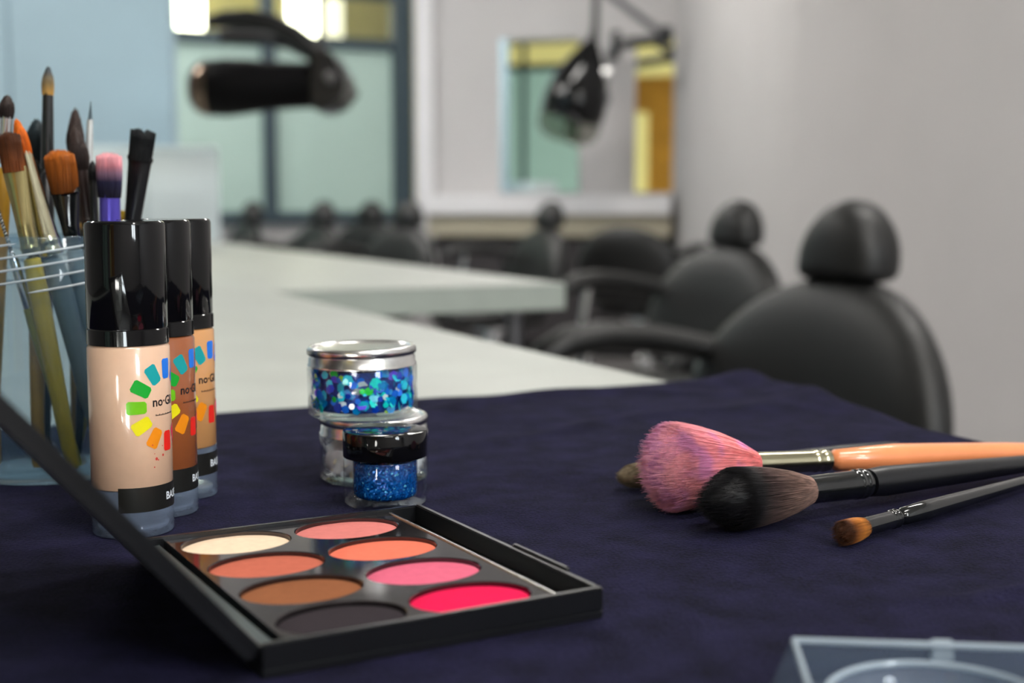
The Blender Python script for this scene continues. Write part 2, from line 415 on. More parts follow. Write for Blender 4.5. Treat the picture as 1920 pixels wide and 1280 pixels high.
# ---------------------------------------------------------------- chairs
def cushion(cz, hw, up, dn, T, eu=2.3, ed=2.6, bend=0.0, lean=0.0, x0=0.0, zref=0.0, n=56, rings=9, pw=2.6):
    """padded board facing local +x; outline in (y, z) is a superellipse, faces bulge by T/2"""
    mb = MB(); v = []; f = []
    def P(a, r, sgn):
        c, s = cos(a), sin(a)
        e = eu if s >= 0 else ed
        hz = up if s >= 0 else dn
        k = (abs(c) ** e + abs(s) ** e) ** (-1 / e)
        y = hw * k * c * r; z = cz + hz * k * s * r
        x = sgn * T / 2 * max(0.0, 1 - r ** pw) ** (1 / pw)
        return (x0 + x + bend * y * y - lean * (z - zref), y, z)
    rows = []
    rs = [sin(pi / 2 * k / rings) for k in range(rings + 1)]
    seq = [(r, 1) for r in rs[1:]] + [(r, -1) for r in reversed(rs[1:-1])]
    c0 = len(v); v.append(P(0, 0, 1))
    for r, sg in seq:
        rows.append([len(v) + i for i in range(n)])
        v += [P(2 * pi * i / n, r, sg) for i in range(n)]
    c1 = len(v); v.append(P(0, 0, -1))
    for i in range(n):
        j = (i + 1) % n
        f.append((c0, rows[0][i], rows[0][j])); f.append((c1, rows[-1][j], rows[-1][i]))
        for a, b in zip(rows, rows[1:]): f.append((a[i], b[i], b[j], a[j]))
    return mb.add(v, f)

def make_chair(headrest=True):
    t = thing('salon_chair', 'x', 'chair')
    cushion(0.60, 0.295, 0.256, 0.14, 0.135, 2.05, 3.0, bend=0.5, lean=0.14, x0=-0.245, zref=0.60).build('backrest', M['leather'], t, ang=60)
    if headrest:
        cushion(0.882, 0.090, 0.096, 0.036, 0.115, 1.85, 5.0, bend=0.3, lean=0.10, x0=-0.290, zref=0.85).build('headrest', M['leather'], t, ang=60)
        for y in (-0.03, 0.03):
            MB().tube([(-0.280, y, 0.80), (-0.288, y, 0.87)], 0.006, 8).build('headrest_post', M['chrome'], t)
    # seat: a cushion laid flat
    s = cushion(0.0, 0.235, 0.24, 0.24, 0.11, 4.0, 4.0, pw=3.2)
    s.v = [(-z + 0.03, y, x + 0.445) for (x, y, z) in s.v]
    s.build('seat', M['leather'], t, ang=60)
    for sg in (-1, 1):
        y = 0.275 * sg
        dz = 0.0 if sg < 0 else -0.15           # the arm on the near side is set lower
        pts = [(x_, y * k_, z_ + dz) for x_, k_, z_ in ((-0.235, 0.9, 0.715), (-0.17, 0.98, 0.728), (-0.08, 1, 0.742), (0.0, 1, 0.748), (0.07, 1, 0.742), (0.115, 1, 0.722), (0.135, 1, 0.700))]
        ar = MB().tube(pts, [0.026, 0.030, 0.033, 0.034, 0.034, 0.030, 0.018], 14, flat=0.8).build('armrest', M['leather'], t, ang=60)
        MB().tube([(0.03, y, 0.72 + dz), (0.05, y, 0.60 + dz * 0.7), (0.03, y * 0.92, 0.47), (0.0, y * 0.7, 0.42)], 0.013, 10).build('arm_support', M['chrome'], ar)
    MB().tube([(-0.20, 0, 0.42), (-0.245, 0, 0.47), (-0.245, 0, 0.60)], 0.02, 8).build('back_bracket', M['black_satin'], t)
    MB().lathe([(0, 0.395), (0.12, 0.395), (0.12, 0.38), (0.035, 0.37), (0.035, 0.20), (0.05, 0.19), (0.05, 0.03), (0, 0.03)], 24).build('column', M['chrome'], t)
    MB().lathe([(0, 0), (0.24, 0), (0.245, 0.008), (0.22, 0.02), (0.06, 0.034), (0, 0.034)], 40).build('base_plate', M['chrome'], t)
    MB().tube([(0.05, 0.12, 0.10), (0.30, 0.12, 0.13), (0.33, 0.0, 0.135), (0.30, -0.12, 0.13), (0.05, -0.12, 0.10)], 0.011, 8).build('footrest', M['chrome'], t)
    return t
chair0 = make_chair()
def put_chair(o, label, bx, by, deg):
    """bx, by: where the middle of the backrest stands"""
    a = radians(deg)
    o.location = (bx + 0.24 * cos(a), by + 0.24 * sin(a), 0)
    o.rotation_euler = (0, 0, a)
    tag(o, label, 'chair', 'black salon chairs')
chairs = [('nearest black leather salon chair, large in front of the grey wall', 0.495, 2.12, 209),
          ('second nearest black leather salon chair, half hidden by the nearest one', 0.592, 3.78, 209),
          ('leftmost far black salon chair, beside the white cabinet', -1.546, 7.7, 209),
          ('far black salon chair second from the left, under the window mullion', -1.066, 7.2, 214),
          ('far black salon chair mostly hidden behind its nearer neighbour to the right', -0.886, 8.05, 230),
          ('far black salon chair in front of the dark window jamb', -0.554, 6.6, 222),
          ('black salon chair in front of the white mirror shelf', 0.130, 6.3, 203)]
for i, (lb, bx, by, dg) in enumerate(chairs):
    put_chair(chair0 if i == 0 else copy_tree(chair0), lb, bx, by, dg)
low = make_chair(False)
put_chair(low, 'black salon chair without headrest, in the shadow below the mirror shelf', 0.56, 6.5, 60)
del low['group']

# ---------------------------------------------------------------- hair processor (left) and hood dryer (right)
t = thing('hair_processor', 'black hair processor with curved arms hanging from the ceiling', 'hair dryer', (-0.6, 3.75, 0))
def W(px, py, Y=3.75):               # world offsets of outline points worked out once for y = 3.75
    a = (px - 960) / 2500; b = -(py - 640) / 2500; P_ = math.atan(263 / 2500)
    k = Y / (cos(P_) + b * sin(P_))
    return (a * k + 0.6, 0, EYE + (-sin(P_) + b * cos(P_)) * k)
body = [W(370, 165), W(378, 165), W(395, 165), W(425, 164), W(465, 162), W(510, 161), W(560, 160), W(600, 159), W(628, 158)]
MB().tube(body, [0.058, 0.068, 0.076, 0.080, 0.075, 0.067, 0.064, 0.063, 0.058], 28).build('heater_arm', M['black_deep'], t, ang=60)
MB().tube([W(354, 165), W(357, 165), W(364, 165), W(373, 165), W(386, 165), W(394, 165)], [0.026, 0.045, 0.060, 0.071, 0.0775, 0.0785], 28).build('end_cap', M['bronze'], t, ang=60)
arc = [W(385, 42), W(420, 36), W(465, 35), W(510, 44), W(550, 64), W(585, 92), W(612, 122), W(632, 150)]
MB().tube(arc, [0.016, 0.024, 0.027, 0.028, 0.028, 0.030, 0.034, 0.036], 16, flat=0.85, up=(0, 1, 0)).build('heater_arm', M['black_satin'], t, ang=60)
back_arc = [(p[0], 0.16 + 0.03 * k, p[2] - 0.02) for k, p in enumerate(arc)]
MB().tube(back_arc, 0.022, 12).build('heater_arm', M['black_satin'], t, ang=60)
j = MB()
pj = [W(592, 100), W(626, 100), W(655, 152), W(646, 190), W(612, 208), W(590, 208)]
n = len(pj)
j.add([(p[0], -0.085, p[2]) for p in pj] + [(p[0], 0.2, p[2]) for p in pj],
      [tuple(range(n)), tuple(range(2 * n - 1, n - 1, -1))] + [(i, (i + 1) % n, n + (i + 1) % n, n + i) for i in range(n)])
jb = j.build('control_head', M['black_satin'], t, bevel=0.008)
MB().lathe([(0, 0), (0.016, 0), (0.016, 0.012), (0.012, 0.016), (0, 0.016)], 20, Matrix.Translation(Vector(W(628, 150)) + Vector((0, -0.085, 0))) @ Matrix.Rotation(pi / 2, 4, 'X')).build('control_knob', M['grey_metal'], jb)
MB().tube([W(618, 204), W(620, 214)], 0.012, 12).build('indicator', M['grey_metal'], jb)
MB().tube([W(603, 110), (W(600, 0)[0], 0, CEIL - 0.03)], 0.009, 12).build('hanging_pole', M['black_satin'], t)
MB().lathe([(0, 0), (0.06, 0), (0.06, -0.02), (0.02, -0.03), (0, -0.03)], 24, Matrix.Translation((W(600, 0)[0], 0, CEIL))).build('ceiling_plate', M['black_satin'], t)

t = thing('hood_dryer', 'black hood dryer with clear visor on a jointed wall arm', 'hair dryer', (0.37, 7.9, 0))
HX = 7.9
def H(px, py):
    a = (px - 960) / 2500; b = -(py - 640) / 2500; P_ = math.atan(263 / 2500)
    k = HX / (cos(P_) + b * sin(P_))
    return Vector((a * k - 0.37, 0, EYE + (-sin(P_) + b * cos(P_)) * k))
top, bot = H(1110, 78), H(1070, 222)
Mh = along(bot, top); L = (top - bot).length
MB().lathe([(0.165, 0.0), (0.188, 0.02), (0.186, 0.12), (0.160, 0.24), (0.105, 0.35), (0.060, 0.42), (0.042, L), (0, L)], 40, Mh).build('hood', M['black'], t, ang=60)
MB().lathe([(0.183, 0.02), (0.19, -0.03), (0.175, -0.09), (0.14, -0.125), (0.09, -0.14)], 40, Mh).build('visor', M['visor'], t, ang=60)
kb = Mh @ Matrix.Translation((0.06, -0.165, 0.17)) @ Matrix.Rotation(radians(80), 4, 'X')
MB().lathe([(0, -0.02), (0.034, -0.02), (0.034, 0.025), (0.028, 0.03), (0, 0.03)], 24, kb).build('dial', M['grey_metal'], t)
MB().lathe([(0, -0.03), (0.045, -0.03), (0.045, 0.02), (0, 0.022)], 24, Mh @ Matrix.Translation((-0.03, -0.13, 0.30)) @ Matrix.Rotation(radians(65), 4, 'X')).build('bright_disc', M['alu'], t)  # small bright metal disc standing out from the hood
MB().tube([H(1110, 85), H(1116, 50), H(1118, -30)], [0.035, 0.022, 0.020], 14).build('neck', M['black_satin'], t)
MB().tube([H(1118, -28), H(1248, 68)], 0.022, 14).build('upper_arm', M['grey_metal'], t)
MB().tube([H(1250, 50), H(1250, 84)], 0.034, 16).build('elbow_joint', M['black_satin'], t)
MB().tube([H(1250, 72), H(1160, 84)], 0.030, 14).build('lower_arm', M['black_satin'], t)
MB().lathe([(0, -0.03), (0.07, -0.03), (0.085, -0.01), (0.085, 0.02), (0, 0.025)], 28, Matrix.Translation(H(1155, 84)) @ Matrix.Rotation(pi / 2, 4, 'Y')).build('mount_disc', M['black_satin'], t)
MB().tube([H(1155, 84), H(1155, 84) + Vector((0, 0.60, 0))], 0.028, 12).build('wall_bracket', M['black_satin'], t)

# ---------------------------------------------------------------- navy cloth
mc = bpy.data.materials.new('navy_towelling'); mc.use_nodes = True
nt = mc.node_tree; b = nt.nodes['Principled BSDF']
b.inputs['Roughness'].default_value = 0.95; b.inputs['Specular IOR Level'].default_value = 0.1
b.inputs['Sheen Weight'].default_value = 0.08; b.inputs['Sheen Roughness'].default_value = 0.4
b.inputs['Sheen Tint'].default_value = (*lin(110, 110, 170), 1)
tc = nt.nodes.new('ShaderNodeTexCoord')
n1 = nt.nodes.new('ShaderNodeTexNoise'); n1.inputs['Scale'].default_value = 900; n1.inputs['Detail'].default_value = 3
n2 = nt.nodes.new('ShaderNodeTexNoise'); n2.inputs['Scale'].default_value = 60; n2.inputs['Detail'].default_value = 5
rp = nt.nodes.new('ShaderNodeValToRGB')
rp.color_ramp.elements[0].position = 0.38; rp.color_ramp.elements[0].color = (*lin(9, 9, 20), 1)
rp.color_ramp.elements[1].position = 0.64; rp.color_ramp.elements[1].color = (*lin(31, 29, 56), 1)
mxn = nt.nodes.new('ShaderNodeMath'); mxn.operation = 'ADD'
mh = nt.nodes.new('ShaderNodeMath'); mh.operation = 'MULTIPLY'; mh.inputs[1].default_value = 0.5
for nn in (n1, n2): nt.links.new(tc.outputs['Object'], nn.inputs['Vector'])
nt.links.new(n1.outputs['Fac'], mxn.inputs[0]); nt.links.new(n2.outputs['Fac'], mxn.inputs[1])
nt.links.new(mxn.outputs[0], mh.inputs[0]); nt.links.new(mh.outputs[0], rp.inputs['Fac'])
nt.links.new(rp.outputs['Color'], b.inputs['Base Color'])
bp = nt.nodes.new('ShaderNodeBump'); bp.inputs['Strength'].default_value = 1.0; bp.inputs['Distance'].default_value = 0.0012
nt.links.new(n1.outputs['Fac'], bp.inputs['Height']); nt.links.new(bp.outputs['Normal'], b.inputs['Normal'])

def g(x, c, wd): return math.exp(-((x - c) / wd) ** 2)
def overhang(s):                     # how far past the worktop edge the cloth stays level
    return 0.010 + 0.040 * max(0.0, min(1.0, (s + 0.27) / 0.24)) ** 1.3 + 0.004 * g(s, -0.125, 0.03) + 0.004 * sin(s * 60) * g(s, -0.15, 0.12)
def wrinkle(x, y, s, t):
    h = 0.0
    # raised folds at the far right, away from what stands on the cloth
    h += 0.0045 * g(s - 0.25 * t, -0.135, 0.022) * (1 / (1 + math.exp(-(t + 0.03) / 0.03)))
    h += 0.0030 * g(s, -0.035, 0.018) * (1 / (1 + math.exp(-(t + 0.05) / 0.04)))
    h += 0.0028 * g(s + 0.05 * sin(t * 14), -0.085, 0.012) * g(t, -0.12, 0.16)
    h += 0.0022 * g(s + 0.02 * sin(t * 20), -0.155, 0.010) * g(t, -0.12, 0.10)
    # pressed fold lines, lower right
    h += 0.0030 * g(x * 0.38 - y + 0.352, 0, 0.007) * (1 / (1 + math.exp(-(x - 0.06) / 0.02)))
    h += 0.0024 * g(x * 0.55 - y + 0.285, 0, 0.010) * (1 / (1 + math.exp(-(x - 0.10) / 0.02)))
    h -= 0.0010 * g(x * -1.3 - y + 0.60, 0, 0.010) * g(x, 0.10, 0.08)
    h += 0.0009 * sin(x * 34 + 3 * sin(y * 17)) * sin(y * 27 + 2 * sin(x * 23))
    return h
REST = [(-0.143, 0.494, 0.03), (-0.141, 0.525, 0.03), (-0.14, 0.556, 0.03), (-0.062, 0.5916, 0.04), (-0.052, 0.5405, 0.03),
        (-0.212, 0.609, 0.05), (-0.05, 0.416, 0.10), (-0.09, 0.44, 0.08), (0.0, 0.39, 0.06), (0.12, 0.30, 0.10), (0.08, 0.534, 0.03), (0.10, 0.503, 0.03), (0.122, 0.472, 0.012)]
NS, NT = 230, 190
s0, s1 = -0.705, -0.012
tL = -0.80
vs = []; fs = []
for i in range(NS):
    # finer rows towards the camera's view
    u = i / (NS - 1)
    for jx in range(NT):
        q = jx / (NT - 1)
        s = s0 + (s1 - s0) * (1 - (1 - u) ** 1.5)
        oh = overhang(s)
        tmax = oh + 0.17
        tt = tL + (tmax - tL) * (1 - (1 - q) ** 1.35)
        s_ = s - 0.008 * sin(tt * 9 + 1) * u ** 8 - 0.012 * u ** 8 * (tt < -0.05) * min(1, (-0.05 - tt) / 0.1 if tt < -0.05 else 0)
        if tt <= oh:
            p = ST(s_, tt); drop = 0.0
        else:
            a = tt - oh; R = 0.016
            if a < R * pi / 2:
                ex = R * sin(a / R); drop = R * (1 - cos(a / R))
            else:
                ex = R + 0.10 * (a - R * pi / 2) ; drop = R + (a - R * pi / 2)
            ex += 0.006 * sin(s * 45) * min(1, a / 0.1)
            p = ST(s_, oh + ex)
        h = wrinkle(p.x, p.y, s_, tt)
        m_ = 1.0
        for (cx, cy, cr) in REST:
            d = math.hypot(p.x - cx, p.y - cy)
            m_ = min(m_, max(0.0, min(1.0, (d - cr) / 0.02)))
        lift = 0.004 * g(tt, oh, 0.02) * max(0, min(1, (s + 0.3) / 0.2))
        h = max(h, -0.0001)
        vs.append((p.x, p.y, CLOTH + h * m_ - drop + lift))
for i in range(NS - 1):
    for jx in range(NT - 1):
        a = i * NT + jx
        fs.append((a, a + 1, a + NT + 1, a + NT))
# give the cloth its thickness
nv = len(vs)
vs += [(x, y, z - 0.0018) for (x, y, z) in vs]
fs += [tuple(nv + k for k in reversed(q)) for q in list(fs)]
rim = [i * NT for i in range(NS)] + [(NS - 1) * NT + k for k in range(NT)] + [i * NT + NT - 1 for i in reversed(range(NS))] + [k for k in reversed(range(NT))]
for a, c in zip(rim, rim[1:]):
    if a != c: fs.append((a, c, nv + c, nv + a))
cl = MB().add(vs, fs).build('navy_cloth', mc, ang=180)
tag(cl, 'navy blue towelling cloth spread over the near worktop', 'cloth')

# ---------------------------------------------------------------- foundation bottles
def font_mesh(txt, size):
    cu = bpy.data.curves.new('lettering', 'FONT'); cu.body = txt; cu.size = size; cu.resolution_u = 2; cu.offset = size * 0.022; cu.fill_mode = 'FRONT'
    o = bpy.data.objects.new('lettering', cu); COL.objects.link(o)
    dg = bpy.context.evaluated_depsgraph_get()
    me = bpy.data.meshes.new_from_object(o.evaluated_get(dg))
    v = [tuple(p.co) for p in me.vertices]; f = [tuple(p.vertices) for p in me.polygons]
    bpy.data.objects.remove(o); bpy.data.meshes.remove(me)
    return v, f
def wrap(v, R, phi0, z0):            # flat (arc, height) to the bottle's side
    return [(R * cos(phi0 + p[0] / R), R * sin(phi0 + p[0] / R), z0 + p[1]) for p in v]
def subdiv(v, f, cuts=3):
    return v, f
PETALS = [(90, (20, 120, 235)), (120, (10, 160, 165)), (150, (10, 165, 45)), (180, (110, 195, 5)), (210, (232, 222, 5)), (240, (235, 140, 10)), (270, (232, 32, 20)),
          (300, (225, 30, 90)), (330, (190, 40, 150)), (0, (130, 50, 170)), (30, (80, 60, 180)), (60, (40, 80, 205))]
PM = [mat('petal_ink_%d' % k, lin(*c), 0.35, noise=(200, 0.03)) for k, (_, c) in enumerate(PETALS)]
M['ink'] = mat('black_ink', lin(30, 24, 24), 0.4, noise=(300, 0.1))
M['white_ink'] = mat('white_ink', lin(225, 232, 240), 0.4, noise=(300, 0.03))
M['band'] = mat('black_label_band', lin(26, 26, 24), 0.35, noise=(80, 0.08))
M['base_clear'] = clear('clear_bottle_base', (0.86, 0.90, 0.95), 0.34, lin(150, 165, 190))
M['speck'] = mat('red_speck', lin(196, 60, 50), 0.4, noise=(300, 0.1))
def bottle(name, label, x, y, col, phi_label, zliq, bandphi):
    t = thing(name, label, 'bottle', (x, y, CLOTH), 0, 'foundation bottles in a row')
    R = 0.0150
    ml = mat('foundation_' + label.split()[0], lin(*col), 0.22, noise=(300, 0.02), coat=0.6)
    bd = MB().lathe([(0, zliq), (R - 0.0004, zliq), (R, zliq + 0.0006), (R, 0.0700), (R - 0.0008, 0.0712), (0, 0.0712)], 72).build('bottle_body', ml, t)
    MB().lathe([(0, 0.0), (R - 0.002, 0.0), (R - 0.0004, 0.0004), (R, 0.001), (R, zliq - 0.0002), (0, zliq - 0.0002)], 72).build('clear_base', M['base_clear'], t)
    MB().lathe([(0, 0.0022), (R - 0.0022, 0.0022), (R - 0.0018, 0.0032), (R - 0.0022, 0.004), (0, 0.0045)], 48).build('base_insert', M['base_clear'], t)
    MB().lathe([(0, 0.0714), (0.0149, 0.0714), (0.0149, 0.0768), (0.0145, 0.0772), (0.0145, 0.0774), (0.0147, 0.0778), (0.0146, 0.1150), (0.0142, 0.1160), (0.0134, 0.1165), (0, 0.1166)], 72).build('cap', M['black'], t, ang=30)
    # label band wrapped part of the way round
    RB = R + 0.00008
    n = 60; v = []; f = []
    for i in range(n + 1):
        a = bandphi + radians(215) * i / n
        v += [(RB * cos(a), RB * sin(a), 0.0100), (RB * cos(a), RB * sin(a), 0.0192)]
        if i: f.append((2 * i - 2, 2 * i, 2 * i + 1, 2 * i - 1))
    bnd = MB().add(v, f).build('label_band', M['band'], t)
    tv, tf = font_mesh('BASE', 0.0040)
    MB().add(wrap(tv, R + 0.00016, phi_label - radians(8), 0.0132), tf).build('lettering', M['white_ink'], bnd)
    zc = 0.0487
    for (deg, c), m in zip(PETALS, PM):
        a = radians(deg); v = []; f = []
        nx, ny = 10, 6
        # rounded rectangle petal pointing outwards, 7.4 mm long and 4.8 mm wide
        for ix in range(nx + 1):
            lx = 0.0098 + 0.0074 * ix / nx
            ex = min(ix, nx - ix) / nx * 0.0074
            half = 0.0022 + 0.0003 * ix / nx
            if ex < 0.0007: half -= 0.0007 - sqrt(max(0, 0.0007 ** 2 - (0.0007 - ex) ** 2))
            for iy in range(ny + 1):
                ly = half * (2 * iy / ny - 1)
                v.append((lx * cos(a) - ly * sin(a), lx * sin(a) + ly * cos(a)))
        for ix in range(nx):
            for iy in range(ny):
                k = ix * (ny + 1) + iy
                f.append((k, k + 1, k + ny + 2, k + ny + 1))
        MB().add(wrap(v, R + 0.00008, phi_label, zc), f).build('printed_petal', m, bd)
    tv, tf = font_mesh('no\u00b7Gli', 0.0048)
    wd = max(p[0] for p in tv)
    MB().add(wrap([(p[0] - 0.0075, p[1]) for p in tv], R + 0.00008, phi_label, zc), tf).build('lettering', M['ink'], bd)
    v = []; f = []
    for k in range(22):
        x0 = -0.0062 + k * 0.00056; hgt = 0.00035 if k % 3 else 0.0006
        q = len(v); v += [(x0, -0.0036), (x0 + 0.0004, -0.0036), (x0 + 0.0004, -0.0036 + hgt), (x0, -0.0036 + hgt)]; f.append((q, q + 1, q + 2, q + 3))
    MB().add(wrap(v, R + 0.00008, phi_label, zc), f).build('fine_print', M['ink'], bd)
    return t, bd
def cam_phi(x, y): return atan2(-y, -x)
B1, bd1 = bottle('foundation_bottle', 'ivory foundation bottle with black cap, nearest of the three', -0.1430, 0.4940, (222, 184, 156), cam_phi(-0.143, 0.494) + radians(60), 0.0180, cam_phi(-0.143, 0.494) - radians(20))
B2, _ = bottle('foundation_bottle', 'chestnut brown foundation bottle between the two lighter ones', -0.1410, 0.5248, (150, 84, 46), cam_phi(-0.141, 0.5248) + radians(64), 0.0180, cam_phi(-0.141, 0.525) - radians(20))
B3, _ = bottle('foundation_bottle', 'tan foundation bottle with black cap, farthest of the three', -0.1402, 0.5563, (206, 150, 96), cam_phi(-0.14, 0.556) + radians(60), 0.0215, cam_phi(-0.14, 0.556) - radians(20))
# red specks on the nearest bottle
v = []; f = []
for (dx, dz, r) in ((-0.0050, -0.0195, 0.0006), (-0.0018, -0.0185, 0.0005), (-0.0042, -0.0200, 0.0003), (-0.0066, -0.0142, 0.0003), (-0.0060, -0.0225, 0.0003), (-0.0020, -0.0150, 0.00025), (-0.0058, -0.0175, 0.0002)):
    q = len(v)
    v += [(dx + r * cos(2 * pi * k / 8), dz + r * sin(2 * pi * k / 8)) for k in range(8)]; f.append(tuple(range(q, q + 8)))
MB().add(wrap(v, 0.01508, cam_phi(-0.143, 0.494) + radians(55), 0.0487), f).build('red_specks', M['speck'], bd1)

# ---------------------------------------------------------------- jars
M['jar'] = clear('clear_jar_plastic', (0.97, 0.98, 0.99))
M['glitter_core'] = mat('deep_blue_glitter', lin(12, 62, 150), 0.35, 0.2, noise=(700, 0.5))
FL = [((10, 70, 200), 5), ((30, 125, 255), 7), ((0, 140, 210), 7), ((30, 220, 255), 8), ((20, 240, 230), 4), ((40, 230, 80), 1), ((180, 245, 60), 1), ((110, 90, 245), 1), ((230, 252, 255), 2)]
FM = []
for k, (c, wgt) in enumerate(FL):
    FM += [mat('glitter_flake_%d' % k, lin(*c), 0.16, 0.0, noise=(400, 0.1), coat=0.5)] * wgt
WFM = [mat('pearl_flake_%d' % k, lin(*c), 0.3, 0.1, noise=(300, 0.08)) for k, c in enumerate([(246, 248, 246), (215, 224, 230), (232, 224, 198)])]
def flake_mesh(r, m):
    me = bpy.data.meshes.new('flake')
    me.from_pydata([(r * cos(pi * k / 3), r * sin(pi * k / 3), 0) for k in range(6)] + [(r * cos(pi * k / 3), r * sin(pi * k / 3), -0.0001) for k in range(6)], [],
                   [(0, 1, 2, 3, 4, 5), (11, 10, 9, 8, 7, 6)] + [(k, 6 + k, 6 + (k + 1) % 6, (k + 1) % 6) for k in range(6)])
    me.materials.append(m); return me
FLM = {}
def flakes(parent, ri, z0, z1, n, mats, r0, r1, phi_c, spread, tilt):
    for k in range(n):
        m = random.choice(mats); r = random.choice([r0, (r0 + r1) / 2, r1])
        key = (m.name, round(r, 5))
        if key not in FLM: FLM[key] = flake_mesh(r, m)
        o = bpy.data.objects.new('glitter_flake', FLM[key]); COL.objects.link(o); o.parent = parent
        a = phi_c + random.uniform(-spread, spread); z = random.uniform(z0, z1)
        ti = random.uniform(-tilt, tilt)
        rad = ri - 0.0001 - r * abs(sin(ti)) - ri * (1 - cos(r / ri)) - random.uniform(0, 0.0012)
        nrm = Vector((cos(a), sin(a), 0))
        q = nrm.to_track_quat('Z', 'Y').to_matrix().to_4x4()
        o.matrix_local = Matrix.Translation((rad * cos(a), rad * sin(a), z)) @ q @ Matrix.Rotation(random.uniform(0, pi), 4, 'Z') @ Matrix.Rotation(ti, 4, 'X')
def screw_lid(parent, zb, R):
    def knurl(k, i): return (0.00022 if i % 2 else -0.00008) if k in (6, 7) else 0.0
    K = 1.22
    prof = [(0, zb + 0.0064), (R - 0.0026, zb + 0.0064), (R - 0.0020, zb + 0.0070), (R - 0.0009, zb + 0.0072), (R - 0.0002, zb + 0.0068), (R + 0.0000, zb + 0.0064),
            (R + 0.0001, zb + 0.0060), (R + 0.0001, zb + 0.0046), (R - 0.0002, zb + 0.0042), (R - 0.0008, zb + 0.0039), (R - 0.0008, zb + 0.0036), (R - 0.0003, zb + 0.0030),
            (R - 0.0002, zb + 0.0010), (R + 0.0003, zb + 0.0006), (R + 0.0003, zb), (R - 0.0010, zb)]
    prof = [(r, zb + (z - zb) * K) for r, z in prof]
    return MB().lathe(prof, 220, rmod=knurl).build('lid', M['alu'], parent, ang=50)
def confetti_jar(label, x, y, z, tilt, blue):
    t = thing('glitter_jar', label, 'jar', (x, y, z), 0)
    t.rotation_euler = tilt
    R = 0.0243; H_ = 0.0224 if blue else 0.0206
    MB().lathe([(0, 0.0004), (R - 0.003, 0.0), (R - 0.001, 0.0004), (R, 0.0016), (R, H_ - 0.001), (R - 0.0006, H_), (R - 0.0016, H_)], 96).build('jar_body', M['jar'], t, ang=60)
    MB().lathe([(0, 0.0022), (R - 0.0035, 0.0016), (R - 0.0014, 0.0026), (R - 0.0009, 0.0040), (R - 0.0009, H_)], 96).build('jar_inner_wall', M['jar'], t, ang=60)
    screw_lid(t, H_ - 0.0003, R - 0.0004)
    pc = cam_phi(x, y)
    if blue:
        core = MB().lathe([(0, 0.003), (R - 0.0044, 0.003), (R - 0.0034, 0.004), (R - 0.0034, 0.0208), (0, 0.0212)], 48).build('glitter_filling', M['glitter_core'], t)
        flakes(core, R - 0.0010, 0.0042, 0.0206, 200, FM, 0.0014, 0.0025, pc, radians(100), radians(32))
        flakes(core, R - 0.0010, 0.0042, 0.0206, 60, FM, 0.0015, 0.0022, pc + pi, radians(80), radians(32))
    else:
        rn = random.Random(5); bump = {}
        def lumpy(k, q): return bump.setdefault((k, q // 2), rn.uniform(-0.0022, 0.0)) if k in (2, 3, 4, 5) else 0.0
        core = MB().lathe([(0, 0.003), (0.018, 0.003), (R - 0.0016, 0.0050), (R - 0.0013, 0.0085), (R - 0.0013, 0.0120), (R - 0.0018, 0.0150), (0.015, 0.0180), (0, 0.0185)], 64, rmod=lumpy).build('pearl_filling', WFM[0], t, ang=60)
        flakes(core, R - 0.0010, 0.0046, 0.0180, 110, WFM, 0.0014, 0.0024, pc, pi, radians(60))
confetti_jar('clear jar of pale pearly sequins with silver lid, lower jar of the stack', -0.0620, 0.5916, CLOTH, (0, 0, 0), False)
confetti_jar('clear jar of blue and green hexagonal glitter, on top of the pale sequin jar', -0.0664, 0.5890, CLOTH + 0.0294, (0, -radians(0.9), 0), True)

M['fine_glitter'] = bpy.data.materials.new('fine_blue_glitter'); m = M['fine_glitter']; m.use_nodes = True
nt = m.node_tree; b = nt.nodes['Principled BSDF']
tc = nt.nodes.new('ShaderNodeTexCoord'); vo = nt.nodes.new('ShaderNodeTexVoronoi'); vo.inputs['Scale'].default_value = 1500
rp = nt.nodes.new('ShaderNodeValToRGB')
rp.color_ramp.elements[0].color = (*lin(0, 60, 135), 1); rp.color_ramp.elements[1].color = (*lin(0, 130, 215), 1)
e = rp.color_ramp.elements.new(0.95); e.color = (*lin(0, 110, 200), 1); e = rp.color_ramp.elements.new(0.97); e.color = (*lin(120, 225, 255), 1)
sp = nt.nodes.new('ShaderNodeSeparateColor')
nt.links.new(tc.outputs['Object'], vo.inputs['Vector']); nt.links.new(vo.outputs['Color'], sp.inputs[0])
nt.links.new(sp.outputs[0], rp.inputs['Fac']); nt.links.new(rp.outputs['Color'], b.inputs['Base Color'])
b.inputs['Metallic'].default_value = 0.3; b.inputs['Roughness'].default_value = 0.25
nm = nt.nodes.new('ShaderNodeNormalMap'); nm.inputs['Strength'].default_value = 0.5
vm = nt.nodes.new('ShaderNodeVectorMath'); vm.operation = 'MULTIPLY_ADD'; vm.inputs[1].default_value = (0.5, 0.5, 0.5); vm.inputs[2].default_value = (-0.25, -0.25, -0.25)
ge = nt.nodes.new('ShaderNodeNewGeometry'); va = nt.nodes.new('ShaderNodeVectorMath'); va.operation = 'ADD'
vn = nt.nodes.new('ShaderNodeVectorMath'); vn.operation = 'NORMALIZE'
nt.links.new(vo.outputs['Color'], vm.inputs[0]); nt.links.new(vm.outputs[0], va.inputs[0]); nt.links.new(ge.outputs['Normal'], va.inputs[1])
nt.links.new(va.outputs[0], vn.inputs[0]); nt.links.new(vn.outputs[0], b.inputs['Normal'])
nt.nodes.remove(nm)
t = thing('glitter_pot', 'small clear pot of fine blue glitter with a black lid, in front of the stack', 'jar', (-0.0522, 0.5405, CLOTH))
